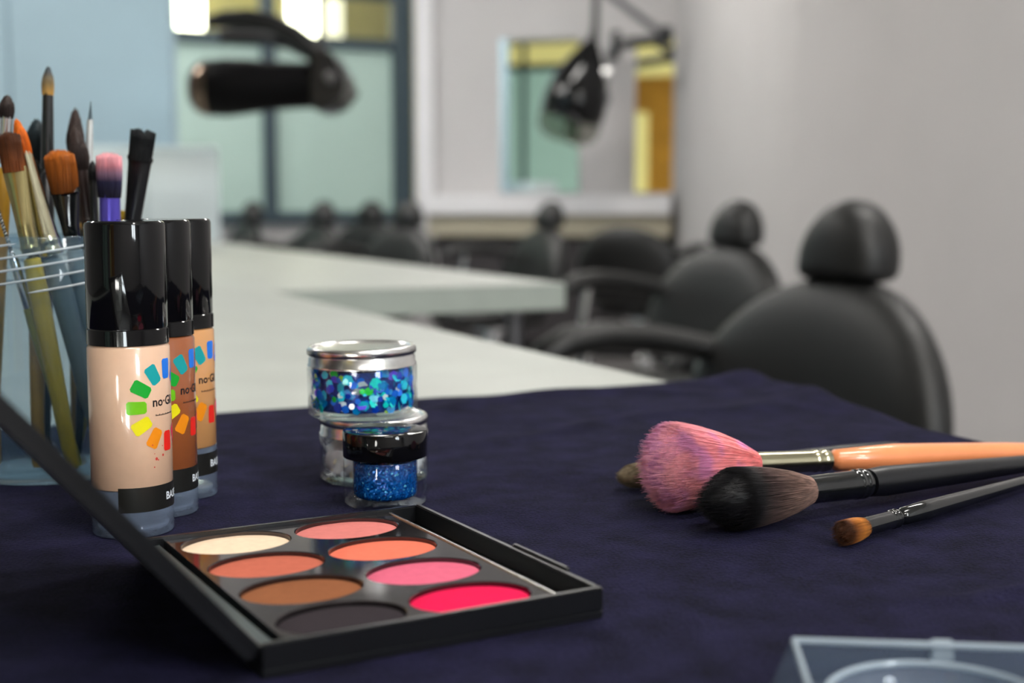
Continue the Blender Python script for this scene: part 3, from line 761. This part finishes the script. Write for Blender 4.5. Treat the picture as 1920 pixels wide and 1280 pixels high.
MB().lathe([(0, 0.0006), (0.0150, 0.0), (0.0164, 0.0004), (0.0171, 0.0018), (0.0171, 0.0185), (0.0164, 0.0196), (0.0140, 0.0198)], 72).build('jar_body', M['jar'], t, ang=60)
MB().lathe([(0, 0.0028), (0.0118, 0.0028), (0.0131, 0.0040), (0.0133, 0.0060), (0.0133, 0.0196)], 72).build('jar_inner_wall', M['jar'], t, ang=60)
MB().lathe([(0, 0.0031), (0.0116, 0.0031), (0.0128, 0.0042), (0.0130, 0.0062), (0.0130, 0.0182), (0, 0.0186)], 72).build('glitter_filling', M['fine_glitter'], t, ang=60)
MB().lathe([(0.0150, 0.0199), (0.0171, 0.0199), (0.0173, 0.0203), (0.0173, 0.0300), (0.0170, 0.0305), (0.0164, 0.0307), (0, 0.0307)], 96).build('lid', M['black'], t, ang=40)

# ---------------------------------------------------------------- blusher palette
TH = radians(29.4)
t = thing('blusher_palette', 'open black blusher palette with eight oval pans of colour', 'palette', (-0.0541, 0.4182, CLOTH), TH)
U0, U1, V0, V1 = -0.0500, 0.0555, -0.0672, 0.0612
TOPZ = 0.0095; TRAY = 0.0076; PV = -0.0026
M['tray'] = mat('grey_mirror_tray', lin(84, 78, 80), 0.10, 0.9, noise=(200, 0.08))
M['strip'] = mat('dark_teal_hinge_strip', lin(40, 54, 58), 0.4, 0.1, noise=(120, 0.1))
body = MB()
body.box(U0, U1, V0, V1, 0.0, 0.0026)
wl_ = 0.0022
body.box(U0, U1, V0, V0 + wl_, 0.0026, TOPZ); body.box(U0, U1, V1 - wl_, V1, 0.0026, TOPZ - 0.0006)
body.box(U1 - wl_, U1, V0 + wl_, V1 - wl_, 0.0026, TOPZ); body.box(U0, U0 + 0.0016, V0 + wl_, V1 - wl_, 0.0026, TOPZ - 0.0014)
body.build('case', M['black_satin'], t, smooth=False, bevel=0.0004)
MB().box(U1 - 0.0004, U1 + 0.0016, -0.046, -0.012, 0.0040, TOPZ + 0.0008).build('clasp', M['black_satin'], t, bevel=0.0005)
# tray with eight oval wells
PU, PVp = 0.0407, 0.0317
TA, TB_ = 0.0192, 0.0146
tu0, tu1 = -0.0414, 0.0418
tv0, tv1 = V0 + wl_ + 0.0003, V1 - wl_ - 0.0003
mb = MB(); N = 48
cus = [-PU / 2 - 0.0006, PU / 2 - 0.0006]; cvs = [(k - 1.5) * PVp + PV for k in range(4)]
ub = [tu0, 0.0, tu1]; vb = [tv0] + [(cvs[k] + cvs[k + 1]) / 2 for k in range(3)] + [tv1]
for i in range(2):
    for k in range(4):
        cu, cv = cus[i], cvs[k]
        x0, x1, y0, y1 = ub[i], ub[i + 1], vb[k], vb[k + 1]
        angs = [2 * pi * q / N for q in range(N)] + [atan2(yy - cv, xx - cu) % (2 * pi) for xx in (x0, x1) for yy in (y0, y1)]
        angs = sorted(angs)
        v = []; f = []; n = len(angs)
        for a in angs:
            c, s = cos(a), sin(a)
            kx = ((x1 - cu) / c if c > 1e-9 else (x0 - cu) / c if c < -1e-9 else 1e9)
            ky = ((y1 - cv) / s if s > 1e-9 else (y0 - cv) / s if s < -1e-9 else 1e9)
            kk = min(kx, ky)
            ke = 1 / sqrt((c / TA) ** 2 + (s / TB_) ** 2)
            ke = min(ke, kk * 0.985)
            v += [(cu + kk * c, cv + kk * s, TRAY), (cu + ke * c, cv + ke * s, TRAY), (cu + ke * c * 0.985, cv + ke * s * 0.985, TRAY - 0.0003), (cu + ke * c * 0.985, cv + ke * s * 0.985, 0.0042)]
        for q in range(n):
            r = (q + 1) % n
            for h in range(3):
                f.append((4 * q + h, 4 * r + h, 4 * r + h + 1, 4 * q + h + 1))
        mb.add(v, f)
# outer skirt of the tray towards the channels
mb.box(tu0 - 0.0008, tu0, tv0, tv1, 0.0026, TRAY + 0.0004)
MB().box(tu1, tu1 + 0.0010, tv0, tv1, 0.0026, TRAY + 0.0005).build('tray_edge', M['alu'], t, bevel=0.0003)
mb.build('pan_tray', M['tray'], t, ang=30)
POW = [(0, 3, (230, 204, 176), 'cream'), (0, 2, (184, 98, 78), 'terracotta'), (0, 1, (136, 84, 54), 'brown'), (0, 0, (48, 42, 46), 'charcoal'),
       (1, 3, (208, 122, 116), 'dusty pink'), (1, 2, (228, 116, 92), 'coral'), (1, 1, (214, 100, 126), 'rose pink'), (1, 0, (228, 22, 78), 'hot pink')]
for i, k, c, nm_ in POW:
    m = mat('powder_' + nm_.replace(' ', '_'), lin(*c), 0.9, spec=0.1, noise=(400, 0.05), bump=(900, 0.2, 0.0003))
    o = MB().lathe([(0, TRAY - 0.0012), (TA * 0.6, TRAY - 0.0012), (TA * 0.93, TRAY - 0.0013), (TA * 0.975, TRAY - 0.0016), (TA * 0.975, 0.0042), (0, 0.0042)], 56,
                   Matrix.Translation((cus[i], cvs[k], 0)), sy=TB_ / TA).build('powder_pan', m, t)
    o['label'] = nm_ + ' powder pan'
# hinge strip and hinge barrel
MB().box(U0 + 0.0018, tu0 - 0.0026, tv0 + 0.002, tv1 - 0.002, 0.0026, TRAY - 0.0006).build('hinge_strip', M['strip'], t, bevel=0.0004)
MB().tube([(U0 - 0.0012, V0 + 0.004, TOPZ - 0.003), (U0 - 0.0012, V1 - 0.004, TOPZ - 0.003)], 0.0019, 12).build('hinge_barrel', M['black_satin'], t)
# open lid leaning out to the left, mirror on its inner face
ld = radians(49.2)
Ml = Matrix.Translation((U0 - 0.002, 0, TOPZ - 0.002)) @ Matrix.Rotation(ld, 4, 'Y') @ Matrix.Rotation(pi, 4, 'Y')
# local frame of the lid: x from the hinge outwards, z inner side is negative after the flip
lid = MB()
LW = 0.106
def LP(x, y, z):                     # x outwards from hinge, z along the outer normal
    c, s = cos(ld), sin(ld)
    return (U0 - 0.002 - x * c - z * s, y, TOPZ - 0.002 + x * s - z * c)
def lidbox(mb, x0, x1, y0, y1, z0, z1):
    P = [(x0, y0, z0), (x1, y0, z0), (x1, y1, z0), (x0, y1, z0), (x0, y0, z1), (x1, y0, z1), (x1, y1, z1), (x0, y1, z1)]
    return mb.add([LP(*p) for p in P], [(0, 3, 2, 1), (4, 5, 6, 7), (0, 1, 5, 4), (1, 2, 6, 5), (2, 3, 7, 6), (3, 0, 4, 7)])
lidbox(lid, 0, LW, V0, V1, 0.0, 0.0030)
for a in ((0, LW, V0, V0 + 0.002), (0, LW, V1 - 0.002, V1), (0, 0.002, V0 + 0.002, V1 - 0.002), (LW - 0.002, LW, V0 + 0.002, V1 - 0.002)):
    lidbox(lid, *a, -0.0022, 0.0)
lo = lid.build('lid', M['black_satin'], t, smooth=False, bevel=0.0004)
lidbox(MB(), 0.006, LW - 0.006, V0 + 0.006, V1 - 0.006, -0.0008, -0.00005).build('lid_mirror', M['mirror'], lo, smooth=False)

# ---------------------------------------------------------------- brushes
def strands(n, Lb, rb, rt, dome, flat, bulge=0.0, w_=0.00011, jit=0.03, seg=4, seed=1, taper=0.35, split=0.0):
    """hair bundle along +z; rb root radius, rt tip radius, dome: how much the rim is shorter"""
    rnd = random.Random(seed); v = []; f = []
    for k in range(n):
        rho = sqrt(rnd.random()) if k > n * 0.45 else 0.90 + 0.10 * rnd.random()
        ph = rnd.uniform(0, 2 * pi)
        Lk = Lb * (1 - dome * rho ** 2.2) * (1 + rnd.gauss(0, jit * 0.5))
        if split: Lk *= 1 - split * math.exp(-(rho * cos(ph) / 0.18) ** 2)
        dph = rnd.gauss(0, 0.05)
        ring = []
        for q in range(seg + 1):
            u = q / seg
            R = rho * (rb + (rt - rb) * (u ** 0.8) + bulge * sin(pi * min(1, u * 0.95)))
            a = ph + dph * u
            c = Vector((R * cos(a), R * sin(a) * (1 if not flat else (1 + (flat - 1) * min(1, u * 1.0 + 0.35))), Lk * u))
            ww = w_ * (1 - (1 - taper) * u ** 2)
            i0 = len(v)
            for s in range(3):
                b_ = a + 2 * pi * s / 3
                v.append((c.x + ww * cos(b_), c.y + ww * sin(b_), c.z))
            ring.append(i0)
        for i0, i1 in zip(ring, ring[1:]):
            for s in range(3):
                f.append((i0 + s, i0 + (s + 1) % 3, i1 + (s + 1) % 3, i1 + s))
        i1 = ring[-1]; f.append((i1, i1 + 1, i1 + 2))
    return MB().add(v, f)
def core(Lb, rb, rt, dome, flat, bulge, k=0.9, seg=24):
    prof = []
    for q in range(11):
        u = q / 10
        prof.append((k * (rb + (rt - rb) * (u ** 0.8) + bulge * sin(pi * min(1, u * 0.95))), Lb * (1 - dome) * u * 0.97))
    R = prof[-1][0]
    for q in range(1, 6):
        rho = 1 - q / 5
        prof.append((R * rho, Lb * 0.97 * (1 - dome * rho ** 2.2)))
    mb = MB()
    v0 = len(mb.v); mb.lathe([(0, 0)] + prof, seg)
    out = []
    for (x, y, z) in mb.v:
        u = min(1, max(0, z / Lb))
        out.append((x, y * (1 if not flat else (1 + (flat - 1) * min(1, u + 0.35))), z))
    mb.v = out
    return mb
def brush(name, label, cat, tip, end, head, ferr, handle, group=None, roll=0.0):
    """tip: world point at the bristle tip, end: point on the axis at (or towards) the handle end; parts run along the axis from the tip
    head = dict(L, rb, rt, dome, flat, bulge, n, mat); ferr = (length, r_front, r_back, mat, rings, flat); handle = (length, profile radii, mat)"""
    tip = Vector(tip); end = Vector(end)
    t = thing(name, label, cat, (0, 0, 0), 0, group)
    zx = (tip - end).normalized(); yx = zx.cross(Vector((1, 0, 0))).normalized(); xx = yx.cross(zx)
    Mx = Matrix((xx, yx, zx)).transposed().to_4x4()
    Ltot = head['L'] + ferr[0] + handle[0]
    base = tip + (end - tip).normalized() * Ltot
    t.matrix_world = Matrix.Translation(base) @ Mx.to_3x3().to_4x4() @ Matrix.Rotation(roll, 4, 'Z')
    hl, rad, hm = handle
    prof = [(0, 0)] + [(r, hl * u) for u, r in rad] + [(0, hl)]
    MB().lathe(prof, 24).build('handle', hm, t, ang=50)
    fl, rf, rk, fm, rings, ff = ferr
    n = 60
    v = []; f = []; seg = 28
    for q in range(n + 1):
        u = q / n
        r = rk + (rf - rk) * u
        for rc in rings:
            r += 0.00045 * math.exp(-((u - rc) / 0.022) ** 2)
        sq = 1 + (ff - 1) * max(0, (u - 0.35) / 0.65) if ff else 1
        for s in range(seg):
            a = 2 * pi * s / seg
            v.append((r * cos(a) * (1 + (1 - sq) * 0.6), r * sin(a) * sq, hl + fl * u))
        if q:
            for s in range(seg):
                f.append(((q - 1) * seg + s, (q - 1) * seg + (s + 1) % seg, q * seg + (s + 1) % seg, q * seg + s))
    MB().add(v, f).build('ferrule', fm, t, ang=60)
    h = dict(head)
    args = (h['L'] + 0.002, h['rb'], h['rt'], h.get('dome', 0.3), h.get('flat', 0), h.get('bulge', 0.0))
    sm = strands(h['n'], *args[:5], bulge=args[5], w_=h.get('w', 0.00011), seed=len(label), jit=h.get('jit', 0.03), split=h.get('split', 0))
    cm = core(*args, k=h.get('core', 0.92))
    if h.get('split'): cm.v = [(x, y, z * (1 - h['split'] * 1.3)) for x, y, z in cm.v]
    sm.add(cm.v, cm.f)
    o = sm.build('bristles', h['mat'], t, ang=180)
    o.location = (0, 0, hl + fl - 0.002)
    return t
M['pink_hair'] = hair('pink_goat_hair', [(0, lin(226, 122, 122)), (0.35, lin(246, 150, 152)), (0.75, lin(250, 162, 172)), (0.92, lin(250, 168, 180)), (1, lin(252, 176, 188))], 0.050, 0.8, 0.16, patch=(lin(214, 142, 204), 70, 0.65))
M['dark_hair'] = hair('black_brown_hair', [(0, lin(138, 110, 100)), (0.25, lin(116, 92, 84)), (0.5, lin(78, 62, 60)), (0.66, lin(26, 24, 28)), (1, lin(14, 14, 18))], 0.053, 0.45, 0.45)
M['sable'] = hair('orange_brown_sable', [(0, lin(120, 72, 30)), (0.4, lin(186, 118, 50)), (0.75, lin(150, 88, 36)), (1, lin(84, 48, 28))], 0.013, 0.5, 0.3)
M['grey_hair'] = hair('grey_brown_hair', [(0, lin(60, 52, 44)), (0.5, lin(110, 98, 78)), (1, lin(120, 106, 84))], 0.016, 0.6, 0.25)
M['champagne'] = mat('champagne_metal', lin(196, 190, 160), 0.2, 1.0, noise=(150, 0.03))
M['peach'] = mat('peach_lacquer', lin(240, 148, 96), 0.28, noise=(80, 0.04), coat=0.4)
M['ferr_black'] = mat('black_gloss_ferrule', lin(16, 18, 20), 0.12, noise=(100, 0.1), coat=0.5)

G_L = 'make-up brushes lying on the cloth'
brush('powder_brush', 'large pink powder brush with silver ferrule and peach handle on the cloth', 'brush', (0.0545, 0.5210, CLOTH + 0.0185), (0.2392, 0.6140, CLOTH + 0.0072),
      dict(L=0.050, rb=0.0048, rt=0.0182, dome=0.20, n=6500, mat=M['pink_hair'], bulge=0.0010, jit=0.07, w=0.00014), (0.040, 0.0048, 0.0045, M['champagne'], (0.06, 0.18), 0),
      (0.145, [(0, 0.0026), (0.02, 0.0036), (0.3, 0.0050), (0.75, 0.0062), (0.97, 0.0046)], M['peach']), G_L)
brush('face_brush', 'black and brown domed brush with a glossy black ferrule, in front of the pink one', 'brush', (0.0703, 0.4840, CLOTH + 0.0128), (0.2294, 0.5885, CLOTH + 0.0066),
      dict(L=0.053, rb=0.0055, rt=0.0120, dome=0.30, n=5600, mat=M['dark_hair'], bulge=0.0010, jit=0.05), (0.034, 0.0056, 0.0058, M['ferr_black'], (0.06, 0.16), 0),
      (0.110, [(0, 0.003), (0.03, 0.0038), (0.5, 0.0052), (0.9, 0.0062), (0.98, 0.0056)], M['black_matt']), G_L)
brush('eyeshadow_brush', 'small black brush with short orange-brown bristles, nearest on the cloth', 'brush', (0.1181, 0.4688, CLOTH + 0.0050), (0.2183, 0.5592, CLOTH + 0.0047),
      dict(L=0.0125, rb=0.0035, rt=0.0046, dome=0.14, n=1500, mat=M['sable'], bulge=0.0003, jit=0.16, w=0.00010, core=0.82), (0.024, 0.0036, 0.0032, M['ferr_black'], (0.05, 0.15), 0),
      (0.130, [(0, 0.0014), (0.05, 0.0020), (0.5, 0.0030), (0.85, 0.0038), (0.97, 0.0033)], M['ferr_black']), G_L)
brush('blending_brush', 'slim dark brush lying behind the pink one, only its grey tip and handle showing', 'brush', (0.0450, 0.5612, CLOTH + 0.0062), (0.1636, 0.6299, CLOTH + 0.0045),
      dict(L=0.0200, rb=0.0040, rt=0.0048, dome=0.3, n=800, mat=M['grey_hair'], bulge=0.001, jit=0.05), (0.072, 0.0042, 0.0034, M['ferr_black'], (0.05, 0.10), 0),
      (0.075, [(0, 0.002), (0.1, 0.0028), (0.5, 0.0036), (0.97, 0.0034)], M['black_matt']), G_L)

# ---------------------------------------------------------------- brush pot
PX, PY = -0.2125, 0.609
M['pot'] = clear('bluish_clear_plastic', (0.88, 0.93, 0.96), 0.09, lin(110, 150, 180))
M['pot_rib'] = clear('bluish_plastic_rib', (0.8, 0.85, 0.9), 0.55, lin(225, 235, 240))
t = thing('brush_pot', 'clear bluish plastic pot with screw thread, holding make-up brushes', 'pot', (PX, PY, CLOTH))
RP, HP = 0.0390, 0.1085
MB().lathe([(0, 0.0006), (RP - 0.004, 0.0), (RP - 0.0012, 0.0006), (RP, 0.003), (RP, HP - 0.001), (RP - 0.0007, HP), (RP - 0.0015, HP - 0.001), (RP - 0.0016, 0.004), (RP - 0.004, 0.0022), (0, 0.0022)], 96).build('pot_wall', M['pot'], t, ang=60)
for k in range(7):
    a0 = 2 * pi * k / 7 + 0.35
    pts = []
    for q in range(37):
        a = a0 + radians(200) * q / 36
        pts.append(((RP + 0.0003) * cos(a), (RP + 0.0003) * sin(a), HP - 0.024 + 0.0212 * q / 36))
    MB().tube(pts, [0.0001] + [0.00055] * 35 + [0.0001], 8).build('screw_thread', M['pot_rib'], t, ang=60)

def hd(L, rb, rt, m, dome=0.3, flat=0, bulge=0.0, n=500, split=0): return dict(L=L, rb=rb, rt=rt, mat=m, dome=dome, flat=flat, bulge=bulge, n=n, split=split, w=0.00016)
hb = lambda nm, c0, c1, L: hair(nm, [(0, lin(*c0)), (0.5, lin(*[(a + b) / 2 for a, b in zip(c0, c1)])), (1, lin(*c1))], L, 0.5, 0.25)
M['h_grey'] = hb('slate_bristle', (206, 160, 84), (70, 78, 84), 0.011)
M['h_dark'] = hb('dark_bristle', (44, 36, 34), (62, 50, 46), 0.018)
M['h_teal'] = hb('teal_black_bristle', (20, 26, 30), (38, 52, 58), 0.018)
M['h_orange'] = hb('orange_bristle', (190, 84, 12), (214, 110, 26), 0.014)
M['h_brown'] = hb('russet_bristle', (120, 62, 22), (74, 40, 20), 0.016)
M['h_amber'] = hb('amber_bristle', (104, 54, 12), (176, 96, 24), 0.018)
M['h_duo'] = hair('pink_navy_duo_bristle', [(0, lin(22, 20, 34)), (0.4, lin(48, 46, 76)), (0.6, lin(150, 116, 140)), (0.8, lin(222, 150, 162)), (1, lin(226, 160, 168))], 0.018, 0.6, 0.25)
M['h_black'] = hb('black_bristle', (14, 15, 17), (24, 27, 30), 0.014)
M['h_steel'] = hb('steel_bristle', (90, 104, 112), (60, 76, 86), 0.010)
M['h_yellow'] = hb('yellow_bristle', (150, 120, 20), (196, 166, 40), 0.006)
M['ochre'] = mat('ochre_lacquer', lin(186, 140, 40), 0.35, noise=(80, 0.08))
M['yellow'] = mat('yellow_lacquer', lin(214, 182, 10), 0.3, noise=(80, 0.05))
M['lime'] = mat('olive_yellow_lacquer', lin(168, 160, 30), 0.3, noise=(80, 0.06))
M['bluegrey'] = mat('blue_grey_lacquer', lin(112, 126, 128), 0.35, noise=(80, 0.06))
M['purple'] = mat('purple_anodised', lin(92, 80, 190), 0.28, 0.5, noise=(80, 0.05))
M['white_f'] = mat('polished_white_metal', lin(235, 240, 240), 0.15, 0.6, noise=(80, 0.02))
M['gold_f'] = mat('pale_gold_ferrule', lin(186, 172, 120), 0.22, 0.9, noise=(80, 0.04))
M['brown_h'] = mat('dark_brown_lacquer', lin(48, 36, 34), 0.35, noise=(80, 0.1))

def pot_brush(name, label, tip, bot, head, ferr, hrad, hm, roll=0.0):
    tip = Vector(tip); bot = Vector((bot[0], bot[1], CLOTH + 0.0050))
    L = (bot - tip).length
    return brush(name, label, 'brush', tip, bot, head, ferr, (L - head['L'] - ferr[0], hrad, hm), 'make-up brushes in the pot', roll)
hr = lambda r: [(0, r * 0.55), (0.02, r * 0.75), (0.4, r * 0.9), (0.85, r), (0.98, r * 0.85)]
# the roll turns flat heads broadside to the room side
pot_brush('concealer_brush', 'tallest pot brush, black with a slate grey tip above a gold band', (-0.215, 0.628, 1.0379), (-0.2190, 0.616), hd(0.0115, 0.0024, 0.0024, M['h_grey'], 0.42, 0, 0.0004, 300), (0.036, 0.0024, 0.0030, M['ferr_black'], (0.05,), 0), hr(0.0033), M['black_matt'])
pot_brush('lip_brush', 'pot brush with a rounded grey tip and shiny steel ferrule at the left frame edge', (-0.2232, 0.598, 1.0225), (-0.2380, 0.6000), hd(0.0085, 0.0026, 0.0030, M['h_dark'], 0.4, 0, 0.0004, 250), (0.022, 0.0027, 0.0022, M['chrome'], (0.1, 0.2), 0), hr(0.0032), M['ochre'])
pot_brush('foundation_brush', 'pot brush with orange tip and tapered champagne ferrule leaning left', (-0.2132, 0.580, 1.011), (-0.1845, 0.5985), hd(0.0140, 0.0028, 0.0026, M['h_orange'], 0.4, 0, 0.0004, 300), (0.046, 0.0028, 0.0052, M['champagne'], (0.05, 0.14), 0), hr(0.0050), M['bluegrey'])
pot_brush('flat_brush', 'wide russet flat brush with pale gold ferrule leaning left in the pot', (-0.2150, 0.574, 1.0050), (-0.1960, 0.5860), hd(0.0150, 0.0048, 0.0052, M['h_brown'], 0.12, 0.45, 0, 600), (0.038, 0.0042, 0.0036, M['gold_f'], (0.08,), 0.55), hr(0.0042), M['yellow'])
pot_brush('smudge_brush', 'pot brush with rounded teal-black head, behind the tallest brush', (-0.2256, 0.640, 1.0147), (-0.2250, 0.634), hd(0.0180, 0.0036, 0.0044, M['h_teal'], 0.35, 0, 0.0005, 450), (0.024, 0.0036, 0.0032, M['ferr_black'], (0.06,), 0), hr(0.0036), M['black_matt'])
pot_brush('fluffy_flat_brush', 'wide amber-brown brush with black and silver ferrule in the middle of the pot', (-0.1995, 0.5915, 0.9983), (-0.1880, 0.6120), hd(0.0170, 0.0058, 0.0066, M['h_amber'], 0.16, 0.6, 0.0005, 800), (0.026, 0.0054, 0.0036, M['ferr_black'], (0.93,), 0.6), hr(0.0042), M['bluegrey'])
pot_brush('crease_brush', 'pot brush with tall dark brown pointed oval head on an ochre handle', (-0.2070, 0.6400, 1.0195), (-0.2120, 0.6400), hd(0.0200, 0.0030, 0.0032, M['h_dark'], 0.45, 0, 0.0011, 450), (0.020, 0.0030, 0.0028, M['gold_f'], (0.05,), 0), hr(0.0034), M['ochre'])
pot_brush('oval_brush', 'pot brush with dark oval head in front of the taller pointed oval one', (-0.2000, 0.6160, 1.0100), (-0.1850, 0.6240), hd(0.0185, 0.0034, 0.0036, M['h_dark'], 0.45, 0, 0.0012, 450), (0.026, 0.0034, 0.0034, M['brown_h'], (0.05,), 0), hr(0.0036), M['brown_h'])
pot_brush('liner_brush', 'thin liner brush with bright polished ferrule standing in the pot', (-0.1950, 0.6255, 1.0217), (-0.2050, 0.6215), hd(0.0085, 0.0012, 0.0003, M['h_steel'], 0.3, 0, 0, 120), (0.024, 0.0013, 0.0022, M['white_f'], (0.0,), 0), hr(0.0024), M['black_matt'])
pot_brush('stippling_brush', 'purple handled stippling brush with pink and navy bristles in the pot', (-0.1800, 0.6010, 0.9972), (-0.1835, 0.6060), hd(0.0180, 0.0048, 0.0056, M['h_duo'], 0.10, 0, 0.0003, 900), (0.022, 0.0046, 0.0046, M['purple'], (), 0), hr(0.0046), M['purple'])
pot_brush('split_fan_brush', 'flat black brush with a notched tip leaning right in the pot', (-0.1700, 0.6225, 1.0090), (-0.1960, 0.6330), hd(0.0130, 0.0052, 0.0060, M['h_black'], 0.10, 0.4, 0, 600, 0.10), (0.050, 0.0042, 0.0034, M['black_satin'], (0.98,), 0.45), hr(0.0034), M['black_satin'])
pot_brush('pencil_brush', 'thin black pencil brush just left of the purple stippling brush', (-0.1912, 0.6130, 0.9942), (-0.1930, 0.6190), hd(0.0090, 0.0018, 0.0020, M['h_black'], 0.4, 0, 0, 200), (0.020, 0.0019, 0.0020, M['ferr_black'], (0.05,), 0), hr(0.0026), M['black_matt'])
pot_brush('sponge_brush', 'short brush with yellow tip showing just above the bottle caps', (-0.1830, 0.6320, 0.9715), (-0.2080, 0.6270), hd(0.0080, 0.0030, 0.0036, M['h_yellow'], 0.3, 0, 0, 300), (0.018, 0.0030, 0.0028, M['gold_f'], (0.05,), 0), hr(0.0032), M['yellow'])
# spoolie: twisted wire with a small brush, olive yellow handle
def spoolie(tip, bot):
    tip = Vector(tip); bot = Vector((*bot, CLOTH + 0.0050)); L = (bot - tip).length
    t = thing('spoolie_brush', 'mascara wand with twisted wire and olive yellow handle at the left of the pot', 'brush', (0, 0, 0), 0, 'make-up brushes in the pot')
    t.matrix_world = Matrix.Translation(bot) @ along(bot, tip).to_3x3().to_4x4()
    MB().lathe([(0, 0)] + [(r, (L - 0.045) * u) for u, r in hr(0.0028)] + [(0, L - 0.045)], 20).build('handle', M['lime'], t)
    MB().lathe([(0.0022, L - 0.047), (0.0020, L - 0.025), (0.0010, L - 0.022), (0, L - 0.022)], 20).build('ferrule', M['chrome'], t)
    pts = lambda ph: [(0.0005 * cos(q * 0.9 + ph), 0.0005 * sin(q * 0.9 + ph), L - 0.024 + 0.024 * q / 60) for q in range(61)]
    MB().tube(pts(0), 0.00045, 6).tube(pts(pi), 0.00045, 6).build('twisted_wire', M['chrome'], t)
spoolie((-0.2215, 0.5760, 0.9740), (-0.1960, 0.5930))
pot_brush('shader_brush', 'black glossy brush at the far left of the pot, below the steel ferrule', (-0.2320, 0.5900, 0.9960), (-0.2340, 0.5950), hd(0.0120, 0.0034, 0.0036, M['h_black'], 0.3, 0, 0, 350), (0.026, 0.0035, 0.0034, M['ferr_black'], (0.06, 0.14), 0), hr(0.0036), M['ochre'])
pot_brush('angled_brush', 'short black brush low in the pot behind the gold ferrule', (-0.2120, 0.5980, 0.9860), (-0.2130, 0.5900), hd(0.0120, 0.0030, 0.0034, M['h_black'], 0.3, 0, 0, 300), (0.024, 0.0031, 0.0034, M['ferr_black'], (0.06, 0.14), 0), hr(0.0036), M['ochre'])

# ---------------------------------------------------------------- clear plastic case, bottom right
M['case'] = clear('clear_case_plastic', (0.86, 0.90, 0.94), 0.28, lin(150, 165, 185))
M['case_edge'] = clear('clear_case_edge', (0.8, 0.85, 0.9), 0.55, lin(190, 204, 214))
c0 = Vector((0.0705, 0.3275, CLOTH))
t = thing('plastic_case', 'clear plastic case with round wells at the bottom right edge', 'case', c0, radians(-6.0))
W_, D_, H_ = 0.125, 0.066, 0.0135
FLR = 0.0045                         # the walls flare outwards towards the foot
def ringr(x0, x1, y0, y1, z): return [(x0, y0, z), (x1, y0, z), (x1, y1, z), (x0, y1, z)]
v = ringr(-FLR, W_ + FLR, -D_ - FLR, FLR, 0) + ringr(0, W_, -D_, 0, H_) + ringr(0.0013, W_ - 0.0013, -D_ + 0.0013, -0.0013, H_) + ringr(-FLR + 0.0013, W_ + FLR - 0.0013, -D_ - FLR + 0.0013, FLR - 0.0013, 0.0012)
f = [(3, 2, 1, 0), (12, 13, 14, 15)]
for k in range(3):
    f += [(4 * k + q, 4 * k + (q + 1) % 4, 4 * k + 4 + (q + 1) % 4, 4 * k + 4 + q) for q in range(4)]
MB().add(v, f).build('case_shell', M['case'], t, smooth=False)
mb = MB().tube([(0.0007, -0.0007, H_), (W_ - 0.0007, -0.0007, H_)], 0.0009, 8).tube([(0.0007, -0.0007, H_), (0.0007, -D_, H_)], 0.0009, 8)
mb.build('rim', M['case_edge'], t)
MB().box(0.0345, 0.0400, -0.0010, 0.0016, H_ - 0.004, H_ + 0.0010).build('catch', M['case_edge'], t, bevel=0.0004)
for k, cx in enumerate((0.0310, 0.0865)):
    wl2 = MB().lathe([(0, 0.0020), (0.022, 0.0020), (0.0248, 0.0034), (0.0255, H_ - 0.0036)], 64, Matrix.Translation((cx, -0.0305, 0))).build('well', M['case'], t, ang=60)
    ringp = [(cx + 0.0258 * cos(2 * pi * q / 64), -0.0305 + 0.0258 * sin(2 * pi * q / 64), H_ - 0.0034) for q in range(65)]
    MB().tube(ringp, 0.0008, 8).build('well_rim', M['case_edge'], wl2)
